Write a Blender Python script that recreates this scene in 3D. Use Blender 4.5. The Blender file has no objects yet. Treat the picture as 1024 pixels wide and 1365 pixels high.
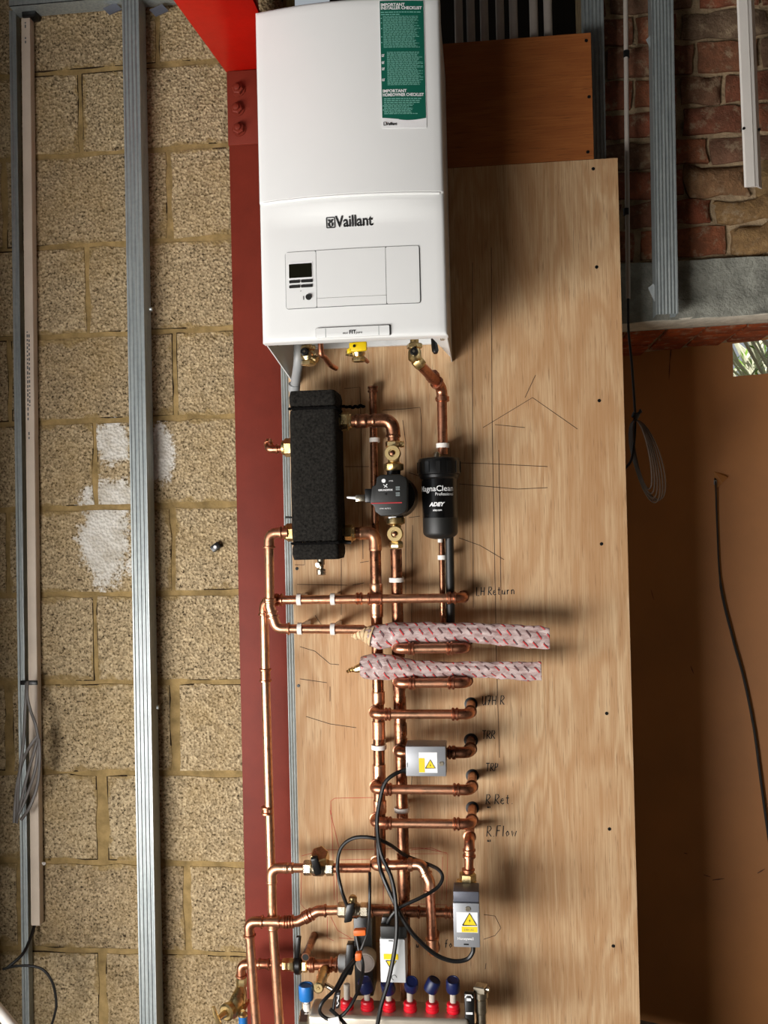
import bpy, bmesh, math, random
from mathutils import Vector, Matrix, noise
random.seed(7)
S = bpy.context.scene
COL = S.collection
PI = math.pi
V = Vector

# ------------------------------------------------------------------ camera
FPX = 1237.0
CAM = V((0.0, -2.27, 1.55))
YAW, PITCH, ROLL = map(math.radians, (6.05, 0.71, -1.31))
cf = V((-math.sin(YAW)*math.cos(PITCH), math.cos(YAW)*math.cos(PITCH), math.sin(PITCH)))
r0 = V((math.cos(YAW), math.sin(YAW), 0)); u0 = r0.cross(cf)
cr = r0*math.cos(ROLL) + u0*math.sin(ROLL); cu = -r0*math.sin(ROLL) + u0*math.cos(ROLL)
cd = bpy.data.cameras.new('camera'); cam = bpy.data.objects.new('camera', cd); COL.objects.link(cam)
m = Matrix.Identity(4)
for i in range(3):
    m[i][0] = cr[i]; m[i][1] = cu[i]; m[i][2] = -cf[i]; m[i][3] = CAM[i]
cam.matrix_world = m
cd.sensor_fit = 'VERTICAL'; cd.sensor_height = 24; cd.lens = 24*FPX/1365; cd.clip_start = 0.02
S.camera = cam

def P(px, py, Y):
    """world point on the plane y = Y that is seen at a measured photo position"""
    d = cf + cr*((px-512)/FPX) - cu*((py-682.5)/FPX)
    return CAM + d*((Y-CAM.y)/d.y)

# ------------------------------------------------------------------ light and exposure
W = bpy.data.worlds.new('world'); S.world = W; W.use_nodes = True
bgn = W.node_tree.nodes['Background']; bgn.inputs[0].default_value = (0.86, 0.93, 1.0, 1); bgn.inputs[1].default_value = 0.42
def area(name, loc, aim, sx, sy, power, color):
    l = bpy.data.lights.new(name, 'AREA'); l.shape = 'RECTANGLE'; l.size = sx; l.size_y = sy
    l.energy = power; l.color = color
    o = bpy.data.objects.new(name, l); COL.objects.link(o); o.location = loc
    o.rotation_euler = (V(aim)-V(loc)).to_track_quat('-Z', 'Y').to_euler()
    return o
area('doorway_daylight', (-2.15, -2.42, 0.40), (-0.1, 0, 0.78), 2.5, 1.0, 195, (1.0, 0.975, 0.945))
sun = bpy.data.objects.new('sun', bpy.data.lights.new('sun', 'SUN')); COL.objects.link(sun)
sun.data.energy = 8; sun.data.angle = .01; sun.data.color = (1, .95, .86)
sun.rotation_euler = V((.2, .5, -.85)).to_track_quat('-Z', 'Y').to_euler()
S.view_settings.view_transform = 'Standard'; S.view_settings.look = 'None'
S.view_settings.gamma = 1; S.view_settings.use_curve_mapping = False
S.view_settings.exposure = -0.13

# ------------------------------------------------------------------ materials
def srgb(r, g, b):
    f = lambda c: (c/255/12.92) if c/255 <= .04045 else ((c/255+.055)/1.055)**2.4
    return (f(r), f(g), f(b), 1)
class NT:
    def __init__(s, name):
        s.m = bpy.data.materials.new(name); s.m.use_nodes = True; s.t = s.m.node_tree
        s.b = s.t.nodes['Principled BSDF']
    def n(s, typ, **kw):
        x = s.t.nodes.new(typ)
        for k, v in kw.items():
            if k in x.inputs: x.inputs[k].default_value = v
            else: setattr(x, k, v)
        return x
    def l(s, a, b): s.t.links.new(a, b)
    def coord(s, which='Object', scale=(1, 1, 1)):
        c = s.n('ShaderNodeTexCoord'); mp = s.n('ShaderNodeMapping'); mp.inputs['Scale'].default_value = scale
        s.l(c.outputs[which], mp.inputs[0]); return mp.outputs[0]
    def pos(s, scale=(1, 1, 1)):
        c = s.n('ShaderNodeNewGeometry'); mp = s.n('ShaderNodeMapping'); mp.inputs['Scale'].default_value = scale
        s.l(c.outputs['Position'], mp.inputs[0]); return mp.outputs[0]
    def noise(s, co, scale, detail=4, rough=.6, dist=0):
        x = s.n('ShaderNodeTexNoise'); s.l(co, x.inputs['Vector'])
        x.inputs['Scale'].default_value = scale; x.inputs['Detail'].default_value = detail
        x.inputs['Roughness'].default_value = rough; x.inputs['Distortion'].default_value = dist
        return x.outputs['Fac']
    def ramp(s, fac, stops):
        x = s.n('ShaderNodeValToRGB'); s.l(fac, x.inputs[0]); e = x.color_ramp.elements
        e[0].position, e[0].color = stops[0]; e[1].position, e[1].color = stops[-1]
        for p, c in stops[1:-1]:
            k = e.new(p); k.color = c
        return x.outputs[0]
    def mix(s, fac, a, b, mode='MIX'):
        x = s.n('ShaderNodeMix', data_type='RGBA', blend_type=mode)
        for sock, v in ((x.inputs[0], fac), (x.inputs[6], a), (x.inputs[7], b)):
            if hasattr(v, 'is_linked'): s.l(v, sock)
            else: sock.default_value = v
        return x.outputs[2]
    def math(s, op, a, b=0.0, c=None):
        x = s.n('ShaderNodeMath', operation=op)
        for i, v in enumerate((a, b, c)):
            if v is None: continue
            if hasattr(v, 'is_linked'): s.l(v, x.inputs[i])
            else: x.inputs[i].default_value = v
        return x.outputs[0]
    def bump(s, h, strength=.3, dist=.002):
        x = s.n('ShaderNodeBump'); x.inputs['Strength'].default_value = strength; x.inputs['Distance'].default_value = dist
        s.l(h, x.inputs['Height']); s.l(x.outputs[0], s.b.inputs['Normal'])
    def color(s, c):
        if hasattr(c, 'is_linked'): s.l(c, s.b.inputs['Base Color'])
        else: s.b.inputs['Base Color'].default_value = c
    def rough(s, v):
        if hasattr(v, 'is_linked'): s.l(v, s.b.inputs['Roughness'])
        else: s.b.inputs['Roughness'].default_value = v
    def metal(s, v): s.b.inputs['Metallic'].default_value = v
K0, K1 = (0, 0, 0, 1), (1, 1, 1, 1)

def simple(name, rgb, rough=.5, metal=0, var=.12, nscale=30, bump=0, spec=None, dist=.001):
    t = NT(name); co = t.coord()
    f = t.noise(co, nscale, 5)
    c = srgb(*rgb); lo = tuple(x*(1-var) for x in c[:3])+(1,); hi = tuple(min(1, x*(1+var)) for x in c[:3])+(1,)
    t.color(t.ramp(f, [(.3, lo), (.7, hi)])); t.rough(rough); t.metal(metal)
    if spec is not None: t.b.inputs['Specular IOR Level'].default_value = spec
    if bump: t.bump(t.noise(co, nscale*4, 6), bump, dist)
    return t.m

def copper_mat(name, bright, dark, rust, amt=.5, rough=.3):
    t = NT(name); co = t.pos()
    a = t.noise(co, 22, 5, .6, .6); b = t.noise(co, 75, 5, .65)
    c = t.ramp(a, [(.36, srgb(*dark)), (.60, srgb(*bright))])
    k = t.ramp(b, [(.52, K0), (.68, (amt,)*3+(1,))])
    t.color(t.mix(k, c, srgb(*rust))); t.metal(1.0)
    t.rough(t.ramp(a, [(.3, (rough+.16,)*3+(1,)), (.7, (rough-.06,)*3+(1,))]))
    t.bump(b, .08, .001)
    return t.m
COPPER = copper_mat('copper', (228, 176, 142), (204, 146, 114), (116, 74, 56), .45, .33)
COPPER_OLD = copper_mat('copper_tarnished', (180, 126, 96), (104, 70, 54), (58, 42, 36), .85, .28)
BRASS = copper_mat('brass', (226, 202, 150), (192, 162, 106), (110, 88, 58), .4, .27)
BRASSP = simple('pale_brass', (214, 188, 132), .38, .6, .1, 20)
NICKEL = copper_mat('nickel', (206, 196, 176), (160, 150, 132), (110, 98, 80), .4, .24)
ORANGE_FIT = copper_mat('copper_fitting', (210, 148, 116), (168, 108, 82), (90, 54, 44), .6, .32)

def block_mat():
    t = NT('dense_concrete_block'); co = t.pos()
    vo = t.n('ShaderNodeTexVoronoi'); t.l(co, vo.inputs['Vector']); vo.inputs['Scale'].default_value = 125
    vo2 = t.noise(co, 170, 4, .7)
    big = t.noise(co, 7, 4)
    grain = t.ramp(vo2, [(.36, srgb(52, 42, 32)), (.45, srgb(158, 141, 114)), (.66, srgb(196, 180, 152))])
    cell = t.ramp(vo.outputs['Color'], [(.1, (.62, .60, .56, 1)), (.8, (1.12, 1.1, 1.06, 1))])
    c = t.mix(1.0, grain, cell, 'MULTIPLY')
    oi = t.n('ShaderNodeObjectInfo')
    tint = t.ramp(oi.outputs['Random'], [(0, (.84, .80, .74, 1)), (.5, (1, .97, .9, 1)), (1, (1.02, 1.0, .95, 1))])
    c = t.mix(1.0, c, tint, 'MULTIPLY')
    c = t.mix(t.ramp(big, [(.45, K0), (.75, (.35, .35, .35, 1))]), c, srgb(160, 132, 82))
    # mortar smeared over the arrises, in an uneven band along each block's rim
    gs = t.n('ShaderNodeSeparateXYZ'); tc = t.n('ShaderNodeTexCoord'); t.l(tc.outputs['Generated'], gs.inputs[0])
    ex = t.math('MULTIPLY', t.math('MINIMUM', gs.outputs[0], t.math('SUBTRACT', 1.0, gs.outputs[0])), .44)
    ez = t.math('MULTIPLY', t.math('MINIMUM', gs.outputs[2], t.math('SUBTRACT', 1.0, gs.outputs[2])), .21)
    ed = t.math('MINIMUM', ex, ez)
    sm = t.math('SUBTRACT', t.math('MULTIPLY', t.math('SUBTRACT', t.noise(co, 11, 6, .7), .46), .11), ed)
    c = t.mix(t.ramp(t.math('MULTIPLY_ADD', sm, 60, .5), [(.3, K0), (.8, (.85,)*3+(1,))]), c, t.ramp(t.noise(co, 60, 4), [(.3, srgb(124, 102, 64)), (.7, srgb(160, 137, 94))]))
    crack = t.math('MULTIPLY', t.math('LESS_THAN', ed, .0035), t.math('GREATER_THAN', t.noise(co, 6, 3), .53))
    c = t.mix(crack, c, srgb(48, 36, 24))
    # dried plaster splashes: three fixed patches on the wall
    mask = None
    sep = t.n('ShaderNodeSeparateXYZ'); t.l(co, sep.inputs[0])
    for (px, py, rx, rz) in ((140, 715, .085, .165), (150, 660, .085, .05), (150, 592, .060, .070), (212, 606, .045, .085)):
        q = P(px, py, .06)
        dx = t.math('DIVIDE', t.math('SUBTRACT', sep.outputs[0], q.x), rx)
        dz = t.math('DIVIDE', t.math('SUBTRACT', sep.outputs[2], q.z), rz)
        r = t.math('SQRT', t.math('ADD', t.math('MULTIPLY', dx, dx), t.math('MULTIPLY', dz, dz)))
        k = t.math('SUBTRACT', 1.0, r)
        mask = k if mask is None else t.math('MAXIMUM', mask, k)
    nz = t.noise(co, 22, 6, .7)
    mk = t.math('ADD', t.math('MULTIPLY', mask, .8), t.math('MULTIPLY', t.math('SUBTRACT', nz, .5), 1.3))
    mk = t.math('ADD', mk, t.math('MULTIPLY', t.math('SUBTRACT', vo2, .45), .9))
    mk = t.ramp(mk, [(.12, K0), (.30, K1)])
    c = t.mix(t.math('MULTIPLY', mk, .9), c, t.ramp(nz, [(.35, srgb(178, 170, 156)), (.6, srgb(216, 212, 204))]))
    t.color(c); t.rough(.95); t.b.inputs['Specular IOR Level'].default_value = .15
    h = t.math('ADD', t.math('MULTIPLY', vo2, 1.0), t.math('MULTIPLY', vo.outputs['Distance'], 30))
    t.bump(h, .30, .0022)
    return t.m
BLOCK = block_mat()
MORTAR = simple('mortar', (144, 121, 80), .95, 0, .38, 22, .7, .1, .003)

def wood_mat(name, light, mid, dark, along='Z'):
    t = NT(name)
    sc = (9, 9, .9) if along == 'Z' else (1.1, 9, 8)
    co = t.pos(sc)
    warp = t.noise(t.pos((1.6, 1, .9) if along == 'Z' else (.7, 1, 1.6)), 1.6, 3, .5)
    w = t.n('ShaderNodeTexNoise'); t.l(co, w.inputs['Vector']); w.inputs['Scale'].default_value = 1.2
    w.inputs['Detail'].default_value = 5; w.inputs['Distortion'].default_value = 1.1
    rings = t.math('SINE', t.math('MULTIPLY', t.math('ADD', w.outputs['Fac'], t.math('MULTIPLY', warp, 1.4)), 34))
    rings = t.math('MULTIPLY_ADD', rings, .5, .5)
    fine = t.noise(t.pos((260, 1, 5) if along == 'Z' else (5, 1, 260)), 1, 4, .7)
    c = t.mix(t.math('MULTIPLY', rings, .55), srgb(*light), srgb(*mid))
    c = t.mix(t.ramp(fine, [(.42, (.55,)*3+(1,)), (.62, K0)]), c, srgb(*mid))
    pores = t.noise(t.pos((420, 1, 16) if along == 'Z' else (16, 1, 420)), 1, 2, .5)
    c = t.mix(t.ramp(pores, [(.30, (.6,)*3+(1,)), (.40, K0)]), c, srgb(*dark))
    c = t.mix(t.ramp(warp, [(.42, K0), (.68, (.5,)*3+(1,))]), c, srgb(*mid))
    t.color(c); t.rough(.62); t.b.inputs['Specular IOR Level'].default_value = .3
    t.bump(fine, .12, .0006)
    return t.m
PLY = wood_mat('plywood_veneer', (215, 186, 147), (174, 128, 84), (104, 72, 48))
PLY_TOP = wood_mat('plywood_veneer_orange', (166, 100, 50), (140, 78, 36), (82, 48, 24), 'X')  # offcut's own orange, deepened so the shadow over it sits in the colour
PLY_EDGE = simple('plywood_edge', (150, 112, 72), .8, 0, .2, 120)

def red_mat(name, base, worn, rough):
    t = NT(name); co = t.pos()
    a = t.noise(co, 6, 6, .7); b = t.noise(co, 26, 6, .75, .4); e = t.noise(co, 60, 3)
    d = tuple(x*.72 for x in srgb(*base)[:3])+(1,)
    c = t.ramp(a, [(.3, d), (.65, srgb(*base))])
    c = t.mix(t.ramp(b, [(.68, K0), (.80, (.5,)*3+(1,))]), c, srgb(*worn))
    t.color(c); t.rough(rough); t.b.inputs['Specular IOR Level'].default_value = .22; t.bump(e, .15, .0015); return t.m
RED_OXIDE = red_mat('red_oxide_primer', (116, 42, 28), (152, 104, 90), .6)
RED_BRIGHT = red_mat('red_primer_bright', (190, 22, 10), (220, 110, 100), .35)  # brighter, smoother red than the column's

def galv_mat(name, c1, c2, rough):
    t = NT(name); a = t.noise(t.pos((60, 60, 3)), 3, 4, .6); b = t.noise(t.pos(), 90, 3)
    t.color(t.mix(.3, t.ramp(a, [(.3, srgb(*c1)), (.7, srgb(*c2))]), t.ramp(b, [(.3, srgb(*c1)), (.7, srgb(*c2))])))
    t.metal(.55); t.rough(rough); return t.m
GALV = galv_mat('galvanised_steel', (132, 140, 142), (176, 182, 180), .46)
PVC = simple('white_plastic', (226, 220, 212), .45, 0, .05, 10)
PVC_DIRTY = simple('white_plastic_dusty', (206, 190, 172), .55, 0, .10, 9)
BOILER_W = simple('boiler_white_enamel', (232, 233, 231), .32, 0, .015, 4)
BOILER_P = simple('boiler_panel_white', (226, 227, 225), .4, 0, .015, 4)
SEAM = simple('seam_grey', (92, 92, 92), .6)
BLACKP = simple('black_plastic', (13, 13, 13), .36, 0, .1)
BLACKM = simple('black_matt_plastic', (24, 24, 22), .5, 0, .1)
BLACKG = simple('black_gloss_label', (9, 9, 10), .22, 0, .05)
SCREEN = simple('unlit_display_glass', (22, 22, 14), .15, 0, .1)
INK = simple('black_ink', (14, 14, 16), .6)
INKW = simple('white_print', (236, 236, 236), .5, 0, .03)
INKG = simple('grey_print', (140, 150, 150), .5, 0, .03)
PENCIL = simple('pencil_lead', (66, 46, 32), .7)
PENRED = simple('red_pencil', (176, 52, 38), .7)
GREEN = simple('green_label', (8, 92, 74), .5, 0, .04)
GREENTX = simple('pale_green_print', (128, 188, 172), .5, 0, .04)
YELLOW = simple('yellow_handle', (240, 204, 20), .4, 0, .06)
YELLAB = simple('yellow_label', (236, 206, 22), .5, 0, .05)
REDLINE = simple('red_stripe', (170, 40, 44), .5)
GREYPIPE = simple('grey_plastic_pipe', (150, 152, 152), .45, 0, .06)
CONDUIT = simple('grey_conduit', (176, 166, 156), .5, 0, .06)
CLIPW = simple('white_clip_plastic', (238, 232, 224), .5, 0, .04)
BLUE = simple('blue_plastic', (30, 112, 186), .4, 0, .08)
NAVY = simple('navy_cap', (16, 27, 72), .42, 0, .12)
REDCAP = simple('red_plastic', (214, 22, 40), .38, 0, .1)
CLEAR = simple('clear_sight_tube', (190, 180, 168), .2, 0, .1)
STEELBAR = simple('brushed_manifold', (196, 186, 170), .36, .55, .1, 20)
ALU = simple('grey_actuator_case', (150, 152, 156), .42, .3, .05)
ALUW = simple('pale_actuator_case', (222, 224, 224), .4, .05, .04)
ALUD = simple('grey_actuator_base', (96, 98, 108), .45, .3, .06)
ORANGE = simple('orange_tag', (226, 104, 34), .5, 0, .08)
CABLEB = simple('black_cable', (15, 15, 15), .45, 0, .1)
CABLEG = simple('grey_cable', (78, 72, 67), .5, 0, .15)
CABLEN = simple('brown_cable', (78, 60, 46), .5, 0, .15)
FOAM = simple('black_foam_insulation', (36, 34, 31), .9, 0, .75, 170, 1.0, .12, .002)
FOAM_TAPE = simple('black_foam_tape', (16, 15, 14), .95, 0, .5, 120, 1.0, .1, .004)
HARDBOARD = simple('hardboard_sheet', (172, 112, 54), .6, 0, .12, 3.5, .1)
CONCRETE = simple('rough_concrete', (142, 142, 132), .95, 0, .3, 28, 1.0, .1, .005)
CONCRETE_LIT = simple('lit_concrete', (196, 188, 172), .95, 0, .2, 40, .6, .1, .003)  # lighter copy of the lintel concrete, with light from below put in
FLOOR = simple('screed_floor', (138, 132, 124), .9, 0, .15, 6, .2)
PLASTER = simple('room_plaster', (104, 94, 84), .9, 0, .08, 5)
VOID_SHADE = simple('shaded_recess', (26, 22, 18), .95, 0, .3, 12)  # near-black base colour carries the void's shade, on back wall and ceiling
GRAVEL = simple('outside_ground', (150, 146, 128), .95, 0, .2, 9)
LEAF = simple('leaf', (132, 176, 62), .5, 0, .5, 11)
LEAFW = simple('overexposed_stalk', (226, 226, 204), .5, 0, .15, 20)  # near-white albedo puts the outdoor overexposure into the stem colour

def brick_mat(name, stops, bump=.8):
    t = NT(name); co = t.pos(); oi = t.n('ShaderNodeObjectInfo')
    c = t.ramp(oi.outputs['Random'], stops)
    a = t.noise(co, 22, 6, .75); b = t.noise(co, 130, 4, .7)
    c = t.mix(t.ramp(a, [(.40, (.55,)*3+(1,)), (.62, K0)]), c, srgb(70, 52, 40))
    c = t.mix(t.ramp(t.noise(co, 30, 5, .7), [(.54, K0), (.66, (.6,)*3+(1,))]), c, srgb(170, 150, 122))
    t.color(c); t.rough(.95); t.b.inputs['Specular IOR Level'].default_value = .12
    t.bump(t.math('ADD', a, b), bump, .005); return t.m
BRICK = brick_mat('old_red_brick', [(0, srgb(150, 86, 62)), (.35, srgb(132, 90, 70)), (.6, srgb(160, 96, 66)), (.8, srgb(126, 108, 88)), (1, srgb(146, 80, 58))])
BRICKO = brick_mat('orange_soffit_brick', [(0, srgb(176, 84, 42)), (1, srgb(150, 72, 40))], .4)
RUBBLE = brick_mat('yellow_rubble', [(0, srgb(150, 124, 82)), (.5, srgb(150, 112, 82)), (1, srgb(164, 138, 84))])
STONE = brick_mat('mossy_stone', [(0, srgb(112, 92, 58)), (.5, srgb(122, 106, 64)), (1, srgb(96, 84, 58))])
BRMORTAR = simple('lime_mortar', (168, 146, 116), .97, 0, .35, 24, 1.0, .1, .006)

def film_mat():
    t = NT('printed_plastic_film'); uv = t.n('ShaderNodeTexCoord')
    sep = t.n('ShaderNodeSeparateXYZ'); t.l(uv.outputs['UV'], sep.inputs[0])
    nz = t.noise(t.coord('UV'), 18, 4)
    u = t.math('DIVIDE', t.math('MULTIPLY_ADD', nz, .012, sep.outputs[0]), .0225); v = t.math('DIVIDE', t.math('MULTIPLY_ADD', nz, .014, sep.outputs[1]), .0150)
    row = t.math('FLOOR', v)
    u2 = t.math('MULTIPLY_ADD', row, .37, u)
    fu = t.math('SUBTRACT', t.math('FRACT', u2), .5); fv = t.math('SUBTRACT', t.math('FRACT', v), .5)
    X = t.math('MULTIPLY', fu, .0225); Y = t.math('MULTIPLY', fv, .0150)
    ca, sa = math.cos(.70), math.sin(.70)
    a = t.math('ADD', t.math('MULTIPLY', X, ca), t.math('MULTIPLY', Y, sa))
    b = t.math('SUBTRACT', t.math('MULTIPLY', Y, ca), t.math('MULTIPLY', X, sa))
    ina = t.math('LESS_THAN', t.math('ABSOLUTE', a), .0070)
    red = t.math('MULTIPLY', ina, t.math('LESS_THAN', t.math('ABSOLUTE', t.math('SUBTRACT', b, .0008)), .0011))
    grey = t.math('MULTIPLY', ina, t.math('LESS_THAN', t.math('ABSOLUTE', t.math('ADD', b, .0011)), .0010))
    redhalf = t.math('MULTIPLY', red, t.math('LESS_THAN', nz, .53))
    c = t.mix(grey, t.ramp(t.noise(t.coord('Object', (20, 50, 50)), 2.2, 5), [(.35, srgb(156, 126, 122)), (.62, srgb(204, 184, 180))]), srgb(78, 62, 64))
    c = t.mix(t.math('SUBTRACT', red, redhalf), c, srgb(108, 70, 70))
    c = t.mix(redhalf, c, srgb(206, 54, 54))
    t.color(c); t.rough(.28); t.b.inputs['Specular IOR Level'].default_value = .6
    t.bump(t.noise(t.coord('Object', (22, 60, 60)), 1.6, 5, .6, .8), .55, .006)
    return t.m
FILM = film_mat()
PAPER = simple('crumpled_brown_film', (206, 178, 140), .4, 0, .25, 40, .4)

# ------------------------------------------------------------------ mesh helpers
ORG = {}
def frame(d):
    d = V(d).normalized(); a = V((0, 0, 1)) if abs(d.z) < .9 else V((1, 0, 0))
    x = a.cross(d).normalized(); return x, d.cross(x), d
class MB:
    def __init__(s): s.v = []; s.f = []; s.uv = None
    def add(s, vs, fs):
        o = len(s.v); s.v += [V(p) for p in vs]; s.f += [tuple(i+o for i in f) for f in fs]; return s
    def box(s, x0, x1, y0, y1, z0, z1):
        return s.add([(x, y, z) for x in (x0, x1) for y in (y0, y1) for z in (z0, z1)],
                     [(0, 1, 3, 2), (4, 6, 7, 5), (0, 4, 5, 1), (2, 3, 7, 6), (0, 2, 6, 4), (1, 5, 7, 3)])
    def obox(s, c, ax, ay, az):   # oriented box from centre and half-axes
        c = V(c); ax, ay, az = V(ax), V(ay), V(az)
        return s.add([c+ax*i+ay*j+az*k for i in (-1, 1) for j in (-1, 1) for k in (-1, 1)],
                     [(0, 1, 3, 2), (4, 6, 7, 5), (0, 4, 5, 1), (2, 3, 7, 6), (0, 2, 6, 4), (1, 5, 7, 3)])
    def lathe(s, p, d, prof, seg=20, caps=True, phase=0):   # prof = [(distance along d, radius)]
        x, y, d = frame(d); p = V(p); vs = []; fs = []
        for t, r in prof:
            vs += [p+d*t+(x*math.cos(phase+2*PI*k/seg)+y*math.sin(phase+2*PI*k/seg))*r for k in range(seg)]
        for i in range(len(prof)-1):
            for k in range(seg):
                a = i*seg+k; b = i*seg+(k+1) % seg; fs.append((a, b, b+seg, a+seg))
        if caps: fs.append(tuple(range(seg))[::-1]); fs.append(tuple(range((len(prof)-1)*seg, len(prof)*seg)))
        return s.add(vs, fs)
    def cyl(s, a, b, r, r2=None, seg=20, phase=0):
        a, b = V(a), V(b); return s.lathe(a, b-a, [(0, r), ((b-a).length, r if r2 is None else r2)], seg, True, phase)
    def hexnut(s, a, b, r):
        a, b = V(a), V(b); L = (b-a).length; c = min(.0025, L*.2)
        return s.lathe(a, b-a, [(0, r*.88), (c, r), (L-c, r), (L, r*.88)], 6, True, .35)
    def tube(s, pts, r, seg=10, caps=True, flat=None):
        pts = [V(p) for p in pts]; n = len(pts); vs = []; fs = []
        t = (pts[1]-pts[0]).normalized(); x, y, _ = frame(t)
        for i in range(n):
            t = (pts[min(i+1, n-1)]-pts[max(i-1, 0)]).normalized()
            x = (x-t*x.dot(t)).normalized(); y = t.cross(x)
            rr = r[i] if isinstance(r, (list, tuple)) else r
            vs += [pts[i]+(x*math.cos(2*PI*k/seg)*(flat or 1)+y*math.sin(2*PI*k/seg))*rr for k in range(seg)]
        for i in range(n-1):
            for k in range(seg):
                a = i*seg+k; b = i*seg+(k+1) % seg; fs.append((a, b, b+seg, a+seg))
        if caps: fs.append(tuple(range(seg))[::-1]); fs.append(tuple(range((n-1)*seg, n*seg)))
        return s.add(vs, fs)
    def prism(s, poly, o, ux, uy, ext):
        o, ux, uy, ext = V(o), V(ux), V(uy), V(ext); n = len(poly)
        a = [o+ux*p[0]+uy*p[1] for p in poly]
        return s.add(a+[q+ext for q in a], [tuple(range(n))[::-1], tuple(range(n, 2*n))]+[(i, (i+1) % n, (i+1) % n+n, i+n) for i in range(n)])
    def ball(s, c, r, sq=(1, 1, 1), seg=16):
        n = seg//2; c = V(c); vs = [c+V((0, 0, r*sq[2]))]; fs = []
        for i in range(1, n):
            th = PI*i/n
            vs += [c+V((r*sq[0]*math.sin(th)*math.cos(2*PI*k/seg), r*sq[1]*math.sin(th)*math.sin(2*PI*k/seg), r*sq[2]*math.cos(th))) for k in range(seg)]
        vs.append(c-V((0, 0, r*sq[2])))
        for k in range(seg):
            fs.append((0, 1+k, 1+(k+1) % seg)); L = len(vs)-1; b = 1+(n-2)*seg; fs.append((L, b+(k+1) % seg, b+k))
        for i in range(n-2):
            for k in range(seg):
                a = 1+i*seg+k; b = 1+i*seg+(k+1) % seg; fs.append((a, a+seg, b+seg, b))
        return s.add(vs, fs)
    def strip(s, pts, w, y):     # flat pencil-line ribbon on a plane y = const
        pts = [V((p[0], y, p[-1])) for p in pts]; vs = []
        for i in range(len(pts)):
            t = (pts[min(i+1, len(pts)-1)]-pts[max(i-1, 0)]).normalized(); nrm = V((-t.z, 0, t.x))
            vs += [pts[i]+nrm*w/2, pts[i]-nrm*w/2]
        return s.add(vs, [(2*i, 2*i+2, 2*i+3, 2*i+1) for i in range(len(pts)-1)])
    def build(s, name, mat, parent=None, bevel=0, segs=2, angle=35, origin=None, smooth=True):
        o_ = ORG[parent.name] if parent else (V(origin) if origin is not None else V((0, 0, 0)))
        if parent is None and origin is None:
            xs = [p.x for p in s.v]; ys = [p.y for p in s.v]; zs = [p.z for p in s.v]
            o_ = V(((min(xs)+max(xs))/2, (min(ys)+max(ys))/2, min(zs)))
        me = bpy.data.meshes.new(name); bm = bmesh.new()
        vv = [bm.verts.new(p-o_) for p in s.v]
        for f in s.f:
            try: bm.faces.new([vv[i] for i in f])
            except ValueError: pass
        bmesh.ops.recalc_face_normals(bm, faces=bm.faces)
        if bevel:
            bm.edges.ensure_lookup_table()
            es = [e for e in bm.edges if len(e.link_faces) == 2 and e.calc_face_angle(0) > .6]
            bmesh.ops.bevel(bm, geom=es, offset=bevel, segments=segs, affect='EDGES', profile=.5, clamp_overlap=True)
        bm.to_mesh(me); bm.free()
        if smooth:
            me.polygons.foreach_set('use_smooth', [True]*len(me.polygons)); me.set_sharp_from_angle(angle=math.radians(angle))
        me.materials.append(mat)
        o = bpy.data.objects.new(name, me); COL.objects.link(o)
        if parent: o.parent = parent
        else: o.location = o_
        ORG[o.name] = o_
        return o
def thing(name, label, cat, loc, group=None):
    o = bpy.data.objects.new(name, None); COL.objects.link(o); o.location = loc; o.empty_display_size = .02
    ORG[o.name] = V(loc); tag(o, label, cat, group); return o
def tag(o, label, cat, group=None):
    o['label'] = label; o['category'] = cat
    if group: o['group'] = group
    return o
def struct(o): o['kind'] = 'structure'; return o

def smoothpath(pts, n=8):
    pts = [V(p) for p in pts]; out = []
    for i in range(len(pts)-1):
        a = pts[max(i-1, 0)]; b = pts[i]; c = pts[i+1]; d = pts[min(i+2, len(pts)-1)]
        for k in range(n):
            t = k/n
            out.append(.5*((2*b)+(c-a)*t+(2*a-5*b+4*c-d)*t*t+(3*b-a-3*c+d)*t**3))
    out.append(pts[-1]); return out

def text_mesh(body, size, bold=0.0, shear=0.0, align='LEFT', stretch=1.0):
    cu_ = bpy.data.curves.new('lettering', 'FONT'); cu_.body = body; cu_.size = size; cu_.offset = bold*size; cu_.shear = shear
    cu_.align_x = align; cu_.resolution_u = 3
    o = bpy.data.objects.new('lettering', cu_); COL.objects.link(o)
    dg = bpy.context.evaluated_depsgraph_get(); dg.update()
    me = bpy.data.meshes.new_from_object(o.evaluated_get(dg))
    vs = [(v.co.x*stretch, v.co.y) for v in me.vertices]; fs = [tuple(p.vertices) for p in me.polygons]
    bpy.data.objects.remove(o); bpy.data.curves.remove(cu_); bpy.data.meshes.remove(me)
    return vs, fs
def put_text(mb, tm, fn):
    vs, fs = tm; mb.add([fn(a, b) for a, b in vs], fs); return mb

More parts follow.
